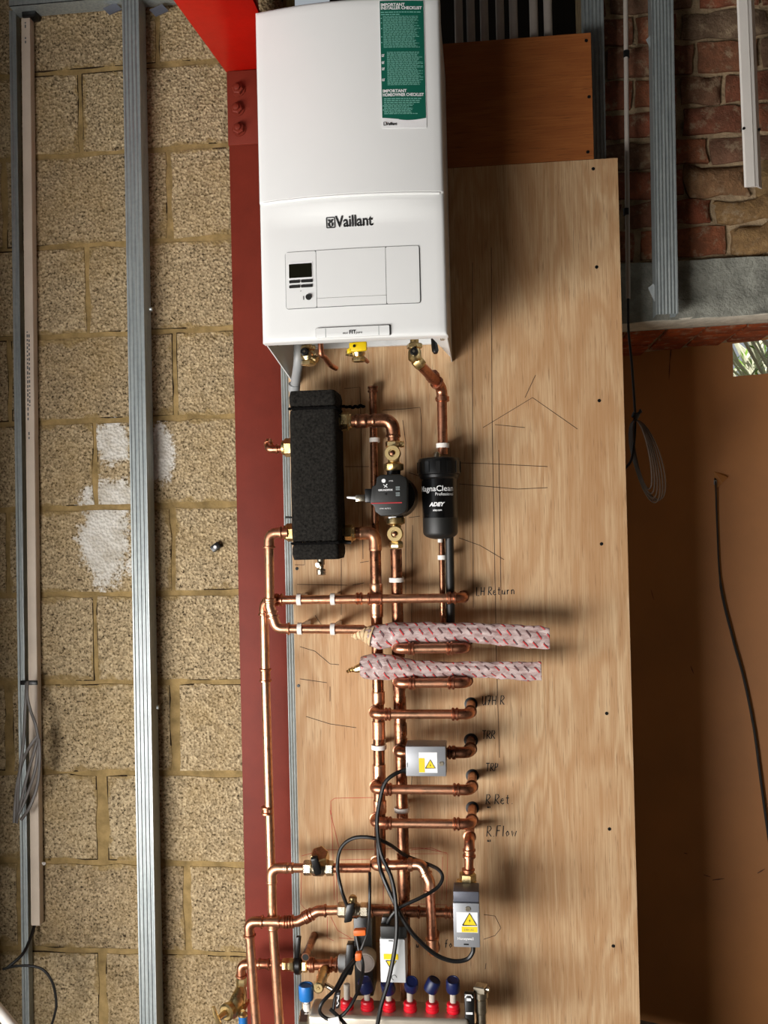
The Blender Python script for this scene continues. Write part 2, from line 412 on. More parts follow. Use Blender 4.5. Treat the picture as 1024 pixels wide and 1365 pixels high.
# ------------------------------------------------------------------ pipes
def run(label, pts, r, mat, fit=None, name='copper_pipe', cat='pipe', couplings=(), group=None, R=1.9, sock=1.5, ring=1.4, grommet=False, ends=True):
    fit = fit or mat; pts = [V(p) for p in pts]
    low = min(pts, key=lambda p: p.z)
    root = thing(name, label, cat, (low.x, low.y, low.z-r), group)
    n = len(pts); cut = []
    for i in range(n):
        if i in (0, n-1): cut.append((pts[i], pts[i])); continue
        a = (pts[i-1]-pts[i]).normalized(); b = (pts[i+1]-pts[i]).normalized()
        th = PI-a.angle(b); t = R*r*math.tan(th/2)
        t = min(t, (pts[i-1]-pts[i]).length*.48, (pts[i+1]-pts[i]).length*.48)
        A, B = pts[i]+a*t, pts[i]+b*t
        arc = []
        for k in range(9):
            q = k/8; arc.append(A*(1-q)**2+pts[i]*2*q*(1-q)*1.0+B*q*q)
        e = MB(); s0 = min(sock*r, (pts[i-1]-A).length*.45); s1 = min(sock*r, (pts[i+1]-B).length*.45)
        e.tube([A+a*s0]+arc+[B+b*s1], r*1.13, 16)
        for (c, d, sl) in ((A, a, s0), (B, b, s1)):
            if sl > .4*r:
                e.lathe(c+d*(sl-.55*r), d, [(0, r*1.13), (.12*r, r*ring), (.43*r, r*ring), (.55*r, r*1.13)], 16)
        e.build('elbow', fit, root, angle=50)
        cut.append((A, B))
    for i in range(n-1):
        if (cut[i][1]-cut[i+1][0]).length > .002:
            MB().cyl(cut[i][1], cut[i+1][0], r, seg=18).build('tube', mat, root)
    for (c, d, L) in couplings:
        c = V(c); d = V(d).normalized()
        MB().lathe(c-d*L/2, d, [(0, r*1.1), (.15*r, r*ring), (.5*r, r*ring), (.65*r, r*1.14), (L-.65*r, r*1.14), (L-.5*r, r*ring), (L-.15*r, r*ring), (L, r*1.1)], 18).build('coupling', fit, root)
    if grommet:
        e = pts[-1]
        MB().lathe((e.x, .0005, e.z), (0, -1, 0), [(0, r*1.5), (.002, r*1.48), (.0025, r*1.3)], 24).build('grommet', BLACKP, root)
    return root

# ================================================================== SETTING
# floor, ceiling and the closed sides of the room; the left side is the open doorway
struct(MB().box(-2.6, 2.4, -4.2, .9, -.1, 0).build('floor', FLOOR, origin=(0, -2, 0)))
struct(MB().box(-2.6, 2.4, -4.2, .9, 3.5, 3.6).build('ceiling', VOID_SHADE, origin=(0, -2, 3.5)))
struct(MB().box(2.3, 2.4, -4.2, .5, 0, 3.5).build('wall_right', PLASTER, origin=(2.3, -2, 0)))
struct(MB().box(-2.6, 2.4, -4.3, -4.2, 0, 3.5).build('wall_front', PLASTER, origin=(0, -4.2, 0)))

# block wall: mortar bed with every block as a part
YB = .06
xl = -1.285
wb = MB().box(-1.50, -.47, YB+.004, YB+.12, 0, 3.5).build('wall_back', MORTAR, origin=(-1, YB, 0)); struct(wb)
wb['label'] = 'tan concrete block wall with yellow mortar joints'
def rough_block(x0, x1, z0, z1, yf, depth, nx, nz, jit, amp, name, mat, parent, seed=0):
    mb = MB(); vs = []; fs = []
    def nz_(x, z, k): return noise.noise(V((x*17+k, z*17, seed*3.1+k)))
    for j in range(nz+1):
        for i in range(nx+1):
            u, w = i/nx, j/nz
            x = x0+(x1-x0)*u; z = z0+(z1-z0)*w
            edge = i in (0, nx) or j in (0, nz)
            if edge:
                x += jit*nz_(x, z, 5.3)*(1 if 0 < u < 1 or True else 0); z += jit*nz_(x, z, 9.7)
            y = yf+amp*nz_(x*2, z*2, 1.1)+(amp*.9 if edge else 0)
            vs.append((x, y, z))
    N = nx+1
    for j in range(nz):
        for i in range(nx): fs.append((j*N+i, j*N+i+1, (j+1)*N+i+1, (j+1)*N+i))
    per = [i for i in range(N)]+[j*N+nx for j in range(1, nz+1)]+[nz*N+i for i in range(nx-1, -1, -1)]+[j*N for j in range(nz-1, 0, -1)]
    o = len(vs)
    for k in per:
        q = vs[k]; vs.append((q[0], yf+depth, q[2]))
    L = len(per)
    for k in range(L): fs.append((per[k], o+k, o+(k+1) % L, per[(k+1) % L]))
    mb.add(vs, fs); return mb.build(name, mat, parent, angle=60)
joints_y = [-30, 91, 203, 325, 445, 560, 676, 792, 910, 1031, 1150, 1268, 1387, 1506]
joints_x = [209, 107, 225, 116, 233, 127, 231, 127, 233, 136, 249, 137, 255]
gap = [.011, .011, .016, .013, .012, .012, .012, .011, .026, .030, .022, .022, .02]
for k in range(len(joints_x)):
    zt = P(150, joints_y[k], YB).z; zb = P(150, joints_y[k+1], YB).z
    xj = P(joints_x[k], (joints_y[k]+joints_y[k+1])/2, YB).x
    for a, b in ((xj-.9, xj-.45), (xj-.45, xj), (xj, xj+.45), (xj+.45, xj+.9)):
        a, b = max(a+gap[k]*.5, xl-.1), min(b-gap[k]*.5, -.48)
        if b-a < .03: continue
        rough_block(a, b, zb+.007, zt-.007, YB, .02, 10, 6, .0065, .0022, 'concrete_block', BLOCK, wb, k*7+a)

# stone return on the left
wl = MB().box(xl-.35, xl-.028, -.45, .2, 0, 3.5).build('wall_left', BRMORTAR, origin=(xl-.1, 0, 0)); struct(wl)
wl['label'] = 'dark mossy rough stone return wall at the left edge'
def side_stone(y0, y1, z0, z1, sd):
    mb = MB(); vs = []; fs = []; ny, nz = 5, 5
    for j in range(nz+1):
        for i in range(ny+1):
            y = y0+(y1-y0)*i/ny; z = z0+(z1-z0)*j/nz; e = i in (0, ny) or j in (0, nz)
            q = noise.noise(V((y*14, z*14, sd)))
            vs.append((xl-.004+q*.012-(.014 if e else 0), y+q*.005, z+noise.noise(V((z*9, y*9, sd+4)))*.012))
    N = ny+1
    for j in range(nz):
        for i in range(ny): fs.append((j*N+i, j*N+i+1, (j+1)*N+i+1, (j+1)*N+i))
    per = list(range(N))+[j*N+ny for j in range(1, nz+1)]+[nz*N+i for i in range(ny-1, -1, -1)]+[j*N for j in range(nz-1, 0, -1)]
    o = len(vs)
    for k in per: vs.append((xl-.06, vs[k][1], vs[k][2]))
    for k in range(len(per)): fs.append((per[k], o+k, o+(k+1) % len(per), per[(k+1) % len(per)]))
    mb.add(vs, fs).build('stone', STONE, wl, angle=60)
z = 0.0; sd = 0
while z < 2.98:
    h = random.choice((.13, .17, .21, .26)); h = min(h, 2.99-z); y = -.44+random.uniform(-.1, 0)
    while y < .04:
        w = random.uniform(.16, .30); side_stone(max(y, -.445)+.006, min(y+w, .055)-.006, z+.008, z+h-.008, sd); y += w; sd += 1.7
    z += h

# dark recess behind the boards
wr = MB().box(-.47, .62, .80, .86, 0, 3.5).build('wall_recess', VOID_SHADE, origin=(0, .5, 0)); struct(wr)

# old brick wall over the doorway on the right
YR = .16
bx0 = P(797, 100, YR).x-.03
zl1 = P(930, 346, YR).z
wk = MB().box(bx0, 2.3, YR+.012, YR+.2, zl1-.01, 3.5)
jb = struct(MB().box(1.13, 2.3, YR+.012, YR+.34, 0, zl1-.012).build('wall_jamb', BRMORTAR, origin=(1.6, YR, 0))); jb['label'] = 'plain jamb right of the covered doorway'
wk = wk.build('wall_brick', BRMORTAR, origin=(1, YR, zl1)); struct(wk); wk['label'] = 'old red brick wall with crumbling mortar above the doorway'
rows_y = [-28, 13, 54, 98, 140, 181, 221, 262, 300, 344]
row_j = [930, 905, 927, 966, 906, 946, 915, 951, 972]
for k in range(len(row_j)):
    zt = P(930, rows_y[k], YR).z; zb = P(930, rows_y[k+1], YR).z
    xj = P(row_j[k], (rows_y[k]+rows_y[k+1])/2, YR).x; ym = (rows_y[k]+rows_y[k+1])/2
    stretch = k % 2 == 0
    cuts = [xj]; x = xj; st = stretch
    while x > bx0: x -= .225 if st else .112; cuts.insert(0, x); st = not st if k in (2, 5) else st
    x = xj; st = not stretch
    while x < 1.35: x += .225 if st else .16; cuts.append(x)
    for a, b in zip(cuts, cuts[1:]):
        a2, b2 = max(a, bx0), b
        if b2-a2 < .03: continue
        cx = (a2+b2)/2
        # the corner over the lintel has been patched with rubble
        rub = ym > 225 and cx > P(952, ym, YR).x
        rough_block(a2+.007, b2-.007, zb+.007, zt-.007, YR-(.006 if rub else 0)-random.uniform(0, .006), .03, 7, 4, .026 if rub else .010, .014 if rub else .006,
                    'stone' if rub else 'brick', RUBBLE if rub else BRICK, wk, k*5.3+a)
zl0 = P(930, 423.5, YR-.012).z
lt = lambda x: .021*(x-.61)
SX, SY, SK = .36, .71, -.37            # the boarding leans across the doorway: its right side stands nearer
def HY(x): return SY+SK*(x-SX)
lint = MB()
vs, fs = [], []
NX, NZ = 40, 9
lx0, lx1 = bx0, 1.5
lit_underside = .0
for j in range(NZ+1):
    for i in range(NX+1):
        x = lx0+(lx1-lx0)*i/NX; zz = zl0+(zl1-.004-zl0)*j/NZ
        vs.append((x, YR-.012+.010*noise.noise(V((x*14, zz*30, 2)))+.006*noise.noise(V((x*50, zz*70, 5))), zz+lt(x)*(1-j/NZ)+(.003*noise.noise(V((x*12, 0, 3))) if j == 0 else 0)))
for j in range(NZ):
    for i in range(NX): fs.append((j*(NX+1)+i, j*(NX+1)+i+1, (j+1)*(NX+1)+i+1, (j+1)*(NX+1)+i))
lint.add(vs, fs)
lint.prism([(lx0, zl0+lt(lx0)), (lx1, zl0+lt(lx1)), (lx1, zl1-.004), (lx0, zl1-.004)], (0, YR+.002, 0), (1, 0, 0), (0, 0, 1), (0, .108, 0))
lo = struct(lint.build('trim_1', CONCRETE, origin=(1, YR, zl0))); lo['label'] = 'rough grey concrete lintel above the covered doorway'
zs = zl0-.001
l2 = MB().prism([(lx0, zs+lt(lx0)), (lx1, zs+lt(lx1)), (lx1, zs+.012+lt(lx1)), (lx0, zs+.012+lt(lx0))], (0, YR-.008, 0), (1, 0, 0), (0, 0, 1), (0, .11, 0))
l2.build('lit_underside', CONCRETE_LIT, lo, bevel=.004)  # strip coloured as the lintel's underside lit from below
# soffit bricks behind the lintel
x = lx0
while x < 1.1:
    for (ya, yb_, dz) in ((.112, .215, .0), (.222, .325, .003), (.332, .435, .001), (.442, .545, .002)):
        yb_ = min(yb_, HY(x+.1)-YR-.006)
        if yb_-ya < .02: continue
        z_ = zs+dz+lt(x+.05)+random.uniform(-.002, .002)
        MB().box(x+.005, x+.099, YR+ya, YR+yb_, z_, z_+.06).build('brick', BRICKO, lo, bevel=.004)
    x += .106
bed = []
for x in (lx0, 1.13):
    for y in (YR+.11, HY(x)-.0015):
        bed += [(x, y, zs+.009+lt(x)), (x, y, zs+.10)]
MB().add(bed, [(0, 1, 3, 2), (4, 6, 7, 5), (0, 4, 5, 1), (2, 3, 7, 6), (0, 2, 6, 4), (1, 5, 7, 3)]).build('soffit_bed', BRMORTAR, lo)

# ================================================================== hardboard sheet in the doorway, with its cut-out
hz1 = zs+lt(.62)+.03
def PH(px, py, lift=0):
    """point on the leaning sheet"""
    d = P(px, py, 1.0)-CAM; n = V((-SK, 1, 0)); k = n.dot(V((SX, SY, 0))-CAM)/n.dot(d)
    return CAM+d*k-n.normalized()*lift
wx0, wz0, wz1 = PH(977, 470).x, PH(1000, 500).z, PH(1000, 451).z
wz1 = min(wz1, hz1-.026); wx1 = wx0+.15
hx0, hx1 = .30, 1.125
hb = thing('hardboard_sheet', 'large orange-brown hardboard sheet closing the doorway at right', 'board', (.7, HY(.7), 0))
t = .006; MBH = MB()
xs = [hx0, wx0, wx1, hx1]; zz_ = [0, wz0, wz1, hz1]
vs = [(x, HY(x)+dy, z+(lt(x)-lt(.62) if z > wz0+.001 else 0)) for dy in (0, t) for z in zz_ for x in xs]; fs = []
for j in range(3):
    for i in range(3):
        if i == 1 and j == 1: continue
        q = (j*4+i, j*4+i+1, (j+1)*4+i+1, (j+1)*4+i); fs.append(q); fs.append(tuple(n_+16 for n_ in q)[::-1])
for (p, q) in ((5, 6), (6, 10), (10, 9), (9, 5), (0, 1), (1, 2), (2, 3), (3, 7), (7, 11), (11, 15), (15, 14), (14, 13), (13, 12), (12, 8), (8, 4), (4, 0)):
    fs.append((p, q, q+16, p+16))
MBH.add(vs, fs).build('sheet', HARDBOARD, hb, smooth=False)
SCUFF = simple('dark_scuff', (92, 54, 28), .8)
def scuff(a, b, w, name='scuff'):
    a, b = PH(*a, .0008), PH(*b, .0008); n = (b-a).cross(V((-SK, 1, 0))).normalized()*w/2
    MB().add([a-n*.5, a+n*.5, (a+b)/2+n, b+n*.3, b-n*.3, (a+b)/2-n], [(0, 1, 2, 3, 4, 5)]).build(name, SCUFF, hb, smooth=False)
scuff((895, 463), (893, 482), .004, 'crease'); scuff((893, 482), (892, 506), .003, 'crease')
for a, b, w in (((868, 786), (872, 800), .002), ((921, 888), (925, 898), .003), ((912, 1137), (917, 1138), .003), ((938, 1166), (948, 1169), .003), ((950, 1173), (966, 1171), .004), ((1010, 1164), (1020, 1158), .004)): scuff(a, b, w)
fl = MB(); q = PH(954, 632)
fl.add([q+V((-.004, -.001, .008)), q+V((.028, -.028, -.012)), q+V((.014, -.026, -.026)), q+V((-.006, -.002, -.05)), q+V((.02, -.010, 0))],
                                      [(0, 1, 4), (0, 2, 1), (0, 3, 2), (1, 2, 4)])
fl.build('torn_flap', HARDBOARD, hb, smooth=False)

# outside: ground and shrub behind the cut-out
struct(MB().box(-9, 9, .91, 9, -.1, -.02).build('floor', GRAVEL, origin=(0, 3, 0)))
sh = thing('shrub', 'leafy shrub, stems painted in glare white, seen outside through the square cut-out', 'plant', (1.6, 1.85, -.02))
st_, le = MB(), MB()
for k in range(260):
    x = random.uniform(.95, 2.3); y = random.uniform(1.5, 2.2); z0 = random.uniform(1.5, 2.1); h = random.uniform(.4, .8); dx = random.uniform(-.5, .5)
    st_.tube([(x, y, z0), (x+dx*.5, y-.03, z0+h*.5), (x+dx, y+random.uniform(-.1, .1), z0+h)], random.uniform(.004, .009), 5)
for k in range(9):
    x = 1.1+k*.13; st_.tube([(1.6+random.uniform(-.1, .1), 1.85, -.02), (x, 1.85, .8), (x+random.uniform(-.1, .1), 1.85, 1.7)], .014, 6)
for k in range(1100):
    c = V((random.uniform(.95, 2.3), random.uniform(1.45, 2.2), random.uniform(1.6, 2.6)))
    d = V((random.uniform(-1, 1), random.uniform(-.5, .5), random.uniform(-1, 1))).normalized(); x, y, _ = frame(d); L = random.uniform(.02, .05)
    le.add([c-d*L, c+x*L*.35+y*.004, c+d*L, c-x*L*.35+y*.004], [(0, 1, 2, 3)])
st_.build('stem', LEAFW, sh); f_ = le.build('foliage', LEAF, sh, smooth=False); f_['kind'] = 'stuff'

# ================================================================== red steel
bl = P(303, 108, .03); cx0 = P(316, 700, .03).x
zpl = P(320, 97, .03).z
sc = thing('steel_column', 'dark red oxide painted steel column between block wall and plywood', 'column', (cx0+.10, .08, 0))
MB().box(cx0, cx0+.145, .03, .045, 0, zpl-.001).build('flange', RED_OXIDE, sc, bevel=.0015)
MB().box(cx0+.066, cx0+.078, .045, .20, 0, zpl).build('web', RED_OXIDE, sc)
pz = P(320, 193, .02).z
MB().box(cx0+.0005, cx0+.145, .018, .0305, pz, zpl).build('end_plate', RED_OXIDE, sc, bevel=.002)
for (x, y) in ((318, 120), (317, 146), (319, 173)):
    q = P(x, y, .018); bo = MB(); bo.lathe((q.x, .018, q.z), (0, -1, 0), [(0, .0175), (.003, .0175)], 20)
    bo.lathe((q.x, .015, q.z), (0, -1, 0), [(0, .0145), (.009, .0145), (.011, .012)], 6, True, random.random())
    bo.lathe((q.x, .004, q.z), (0, -1, 0), [(0, .008), (.006, .0075), (.007, .006)], 12)
    bo.build('bolt', RED_OXIDE, sc)
bm_ = thing('steel_beam', 'bright red painted steel beam overhead, meeting the column', 'beam', (cx0+.07, -.2, zpl))
b0 = P(303, 106, .03); zbm = zpl+.002
dv = (P(232, 0, .5)-CAM); kz = (zbm-CAM.z)/dv.z; b1 = CAM+dv*kz; sl = (b1.x-b0.x)/(b1.y-b0.y)
MB().prism([(b0.x-.002, .03), (cx0+.145, .03), (cx0+.145, -1.15), (b0.x-.002+sl*(-1.18), -1.15)], (0, 0, zbm), (1, 0, 0), (0, 1, 0), (0, 0, .014)).build('bottom_flange', RED_BRIGHT, bm_, bevel=.002)
MB().box(b0.x+.075, b0.x+.085, -1.15, .03, zbm+.014, zbm+.20).build('web', RED_BRIGHT, bm_)
MB().box(b0.x-.002, cx0+.145, -1.15, .03, zbm+.20, zbm+.214).build('top_flange', RED_BRIGHT, bm_, bevel=.002)

# ================================================================== studs, tracks and trims
def stud(label, top, bot, w, dep, yf, name='metal_stud', ribs=3, mat=None, cat='stud', grp=None):
    # ribbed C-channel between two points of its left front edge, plumb
    x0 = (top.x+bot.x)/2; dx = (top.x-bot.x)
    prof = []; n = ribs*2+1
    prof.append((0, dep)); prof.append((0, .0))
    for k in range(1, n):
        xx = w*k/n; d = .0022 if k % 2 else 0
        prof += [(xx-.0012, 0 if d else .0022), (xx+.0012, d)]
    prof += [(w, 0), (w, dep), (w-.012, dep), (w-.012, dep-.0015), (w-.0015, dep-.0015), (w-.0015, .0035), (.0015, .0035), (.0015, dep)]
    root = thing(name, label, cat, (bot.x+w/2, yf, bot.z), grp)
    n = len(prof)
    a = [V((bot.x+p[0], yf+p[1], bot.z)) for p in prof]; b = [V((top.x+p[0], yf+p[1], top.z)) for p in prof]
    mb = MB(); mb.add(a+b, [(i, (i+1) % n, (i+1) % n+n, i+n) for i in range(n)])
    mb.build('channel', mat or GALV, root, angle=20)
    return root
YS = .0
s1 = stud('tall ribbed galvanised stud in front of the block wall', P(162, -18, YS), V((P(187, 1365, YS).x-.002, YS, .0)), .044, .05, YS, ribs=4)
q = P(193, 410, YS); MB().cyl((q.x+.006, .02, q.z), (q.x+.012, .02, q.z), .005, seg=10).build('screw', GALV, s1)
q = P(203, 945, YS); MB().cyl((q.x+.005, .02, q.z), (q.x+.010, .02, q.z), .005, seg=10).build('screw', GALV, s1)
stud('ribbed galvanised stud between the red column and the plywood edge', V((P(375, 520, .019).x, .019, 2.3)), V((P(375, 520, .019).x, .019, 0)), .05, .04, .019, ribs=7)
YC = .036
stud('narrow galvanised stud in the corner beside the stone wall', V((P(12, 20, YC).x, YC, P(12, 14, YC).z)), V((P(30, 1300, YC).x-.004, YC, 0)), .019, .022, YC, ribs=1)
tk = thing('metal_track', 'horizontal galvanised track along the top of the block wall', 'track', (-.95, .03, P(100, 8, 0).z))
za, zb_ = P(15, 10, 0.).z, P(235, -8, 0.).z; zt = (za+zb_)/2+.004
mb = MB(); mb.box(P(12, 5, 0).x, -.60, .0, .055, zt, zt+.0015); mb.box(P(12, 5, 0).x, -.60, .0, .0015, zt, zt+.03)
mb.build('channel', GALV, tk)
for (x, y) in ((150, 12), (212, 14)):
    q = P(x, y, .03); b = MB().obox(q+V((0, 0, 0)), V((.017, 0, .006)), V((0, .002, 0)), V((-.008, 0, .009))); b.build('bracket', ALUD, tk)

def trim(label, top, bot, w, d, yf, mat, name='plastic_trunking'):
    root = thing(name, label, 'trunking', (bot.x+w/2, yf+d, bot.z))
    mb = MB(); poly = [(0, 0), (w, 0), (w, d), (0, d)]
    mb.add([bot+V((p[0], p[1], 0)) for p in poly]+[top+V((p[0], p[1], 0)) for p in poly], [(0, 1, 5, 4), (1, 2, 6, 5), (2, 3, 7, 6), (3, 0, 4, 7), (3, 2, 1, 0), (4, 5, 6, 7)])
    mb.build('cover', mat, root, bevel=.002)
    return root
YT = .034
pl = trim('long white plastic trunking on block wall beside corner stud', P(28, 24, YT), P(41, 1234, YT), .0245, .024, YT, PVC_DIRTY)
q = P(54, 1152, YT); MB().lathe((q.x, YT+.012, q.z), (1, -1, 0), [(0, .0), (.004, .004), (.012, .004)], 10).build('screw', PVC, pl)
for k, (s_, y0, y1, xo) in enumerate((('pipe 40 x 16 EN', 445, 560, .011), ('43 x 16', 34, 52, .011))):
    pass
prt = MB()
for (y0, y1, dx) in ((442, 558, .006), (446, 540, .011), (576, 583, .008), (30, 36, .010), (50, 56, .010)):
    yy = y0
    while yy < y1:
        q = P(28+13*(yy-24)/1210, yy, YT); L = random.uniform(.003, .009)
        prt.box(q.x+dx, q.x+dx+.0035, YT-.0003, YT, q.z-L, q.z); yy += L*540+random.uniform(1.5, 3)
prt.build('faded_print', SEAM, pl)['kind'] = 'stuff'
dk = P(33, 17, .03)
tag(MB().box(dk.x-.008, dk.x+.03, .028, .058, dk.z-.012, dk.z+.006).build('cable_grommet', BLACKP, bevel=.003), 'black plastic grommet at the top of the long white trunking', 'grommet')

# right-hand stud and white channel hanging over the bricks
YQ = .06
rs = stud('ribbed galvanised stud hanging in front of the brick wall', P(868, -20, YQ), P(875, 419, YQ), .053, .045, YQ, ribs=6)
for (x, y) in ((870, 60), (873, 392)):
    q = P(x, y, YQ+.02); c = MB().obox(q, (.006, -.004, .004), (.0006, .001, 0), (-.008, .004, .022)); c.build('clip', GALV, rs)
ct = P(982, -20, .05); cb = P(993, 249, .05)
wc = thing('plastic_channel', 'short white plastic channel hanging at top right', 'channel', (cb.x+.02, .06, cb.z))
mb = MB()
for poly in ([(0, .004), (.004, 0), (.024, 0), (.026, .002), (.026, .006), (.003, .006)], [(.026, .002), (.034, .004), (.046, .020), (.044, .022), (.030, .008), (.026, .006)]):
    a = [cb+V((p[0], p[1], 0)) for p in poly]; b = [ct+V((p[0], p[1], 0)) for p in poly]; n = len(poly)
    mb.add(a+b, [(i, (i+1) % n, (i+1) % n+n, i+n) for i in range(n)]+[tuple(range(n))[::-1], tuple(range(n, 2*n))])
mb.build('profile', PVC, wc)
for (x, y) in ((992, 171), (1014, 170)):
    q = P(x, y, .05); MB().cyl((q.x, .0495 if x < 1000 else .060, q.z), (q.x, .058 if x < 1000 else .07, q.z), .0035, seg=10).build('screw', BLACKP, wc)

# conduit with bands, cable below it and its coil
YG = .10
cn = thing('conduit', 'thin grey plastic conduit running down past the plywood edge', 'conduit', P(836, 398, YG))
MB().cyl(P(834, -20, YG), P(837.5, 398, YG), .0058, seg=12).build('tube', CONDUIT, cn)
for y in (73, 283): MB().cyl(P(835.2, y-5, YG), P(835.3, y+4, YG), .0075, seg=12).build('band', BLACKP, cn)
hang = smoothpath([P(837.5, 396, YG), P(838, 440, YG), P(842, 480, YG), P(845, 520, YG), P(847, 556, YG), P(846, 585, YG), P(842, 612, YG), P(834, 624, YG), P(820, 640, YG)])
cl = thing('cable_coil', 'coiled brown cable tied with black wrap beside plywood edge', 'cable', P(860, 672, YG))
MB().tube(hang, .0032, 8).build('black_cable', CABLEB, cl)
for k in range(6):
    w0 = 6+k*3.2; pts = []
    for j in range(29):
        th = 2*PI*j/28
        pts.append(P(848+18*(1-math.cos(th))*.5*(.6+.09*k)*1.6+ (math.sin(th)*(-9-2*k)), 560+(104+k*2-abs(k-3)*4)*(1-math.cos(th))*.5, YG-.012+.004*k+.012*math.sin(th)))
    MB().tube(pts, .0021, 6).build('loop', CABLEN, cl)
q = P(848, 554, YG-.012); mb = MB(); mb.lathe(q-V((.004, 0, .006)), (.5, 0, 1), [(0, .009), (.012, .010), (.014, .006)], 12)
mb.tube([q, q+V((.012, -.004, .01)), q+V((.008, -.004, .014))], .004, 6); mb.tube([q, q+V((-.004, -.004, -.012))], .005, 6); mb.build('cable_tie', BLACKP, cl)

hc = thing('hanging_cable', 'black cable hanging from the torn hole in the hardboard', 'cable', PH(1030, 1140, .03))
pts = smoothpath([PH(953, 636, -.004), PH(955.5, 650, .02), PH(957, 700, .014), PH(962, 780, .016), PH(978, 850, .016), PH(993, 905, .014), PH(1006, 970, .014), PH(1014, 1030, .014), PH(1022, 1090, .014), PH(1032, 1160, .014)])
MB().tube(pts, [.0034 if i < 24 else .0052 for i in range(len(pts))], 8, flat=.8).build('cable', CABLEB, hc)
q = PH(954, 641, .012); MB().box(q.x-.003, q.x+.004, q.y-.004, q.y+.004, q.z-.012, q.z+.002).build('terminal', GALV, hc, bevel=.001)

# left grey coil
gc = thing('cable_coil', 'grey flat cable coil hanging from a black tie on the white trunking', 'cable', P(36, 1100, 0))
YL = -.012
b = MB(); q = P(27, 909, YT-.003); r_ = P(50, 911, YT-.003)
b.box(q.x, r_.x, YT-.004, YT-.0005, q.z-.008, q.z+.003); b.build('cable_tie', BLACKP, gc, bevel=.001)
for pts in ([(37, 908), (36, 925), (40, 945), (47, 965), (51, 985)], [(51, 980), (40, 995), (30, 1015), (23, 1045), (20, 1075), (19, 1097)], [(51, 982), (46, 1000), (36, 1035), (28, 1070), (22, 1097)],
            [(52, 985), (47, 1025), (36, 1060), (25, 1085)], [(52, 985), (53, 1010), (50, 1045), (40, 1075), (28, 1093)], [(35, 910), (34, 940), (31, 990), (25, 1040), (23, 1090)]):
    MB().tube(smoothpath([P(x, y, YL-.004*(i % 2)) for i, (x, y) in enumerate(pts)], 6), .0042, 8, flat=.55).build('loop', CABLEG, gc)
gl = thing('loose_cable', 'thin dark cable leaving the bottom end of the white trunking', 'cable', P(68, 1372, -.03))
MB().tube(smoothpath([P(46, 1234, .045), P(40, 1252, .02), P(30, 1272, -.01), P(10, 1290, -.03)]), .004, 8).build('cable', CABLEB, gl)
MB().tube(smoothpath([P(4, 1292, -.03), P(20, 1288, -.03), P(40, 1287.5, -.03), P(58, 1293, -.03), P(70, 1310, -.03), P(75, 1335, -.03), P(73, 1352, -.03), P(66, 1375, -.03)]), .0033, 8).build('cable', CABLEB, gl)
wp = thing('waste_pipe', 'white plastic pipe end leaning across the bottom left corner', 'pipe', P(20, 1372, -.22))
MB().cyl(P(-22, 1322, -.22), P(30, 1385, -.22), .0125, seg=18).build('tube', PVC, wp)
pg = P(289, 729, YB); pk = thing('wall_plug', 'tiny black plastic plug with white screw on a block', 'fixing', (pg.x, YB, pg.z))
MB().obox((pg.x, YB-.006, pg.z), (.010, 0, .007), (0, .009, 0), (-.005, 0, .007)).build('body', BLACKP, pk, bevel=.002)
MB().lathe((pg.x, YB-.015, pg.z), (0, -1, 0), [(0, .0045), (.002, .004)], 12).build('screw', INKW, pk)

# ================================================================== plywood boards
px0 = P(391, 800, 0).x; px1 = P(838.5, 780, 0).x; pzt = P(715, 217, 0).z
pb = thing('plywood_board', 'tall pale plywood board carrying the pipework', 'board', ((px0+px1)/2, 0, 0))
MB().box(px0, px1, 0, .018, .02, pzt).build('sheet', PLY, pb, bevel=.0006, segs=1)
def screw(par, x, y):
    q = P(x, y, 0); MB().lathe((q.x, .0005, q.z), (0, -1, 0), [(0, .0044), (.0012, .004), (.0013, .002)], 12).build('screw', BLACKP, par)
for (x, y) in ((791, 225), (795.5, 356), (799, 534), (802, 725), (809, 951), (812.6, 1105), (817.7, 1261), (396, 758), (398, 914)): screw(pb, x, y)
sz0 = pzt+.001; sx1 = P(790, 130, 0).x; szt = P(700, 50, 0).z
pu = thing('plywood_board', 'small orange plywood offcut above the tall board, right of the boiler', 'board', (.1, 0, sz0))
MB().box(-.30, sx1, 0, .018, sz0, szt).build('sheet', PLY_TOP, pu, bevel=.0006, segs=1)
for (x, y) in ((781.6, 54), (785.5, 129), (783.8, 202.5)): screw(pu, x, y)
# pipes and stud in the dark void over the boards
for i, x in enumerate((611, 627, 645, 666, 684, 711, 730)):
    tag(MB().cyl(V((P(x, 0, .05).x, .05, 2.2)), V((P(x, 0, .05).x, .05, 3.49)), .0105, seg=14).build('grey_pipe', CONDUIT),
        ('first', 'second', 'third', 'fourth', 'fifth', 'sixth', 'seventh')[i]+' grey upright pipe from the boiler, rising behind the orange offcut', 'pipe', 'grey pipes in the void above the boards')
stud('galvanised stud behind the right edge of the orange plywood offcut', P(777, -20, .07), V((P(779, 215, .07).x, .07, 2.0)), .050, .045, .07, ribs=5)

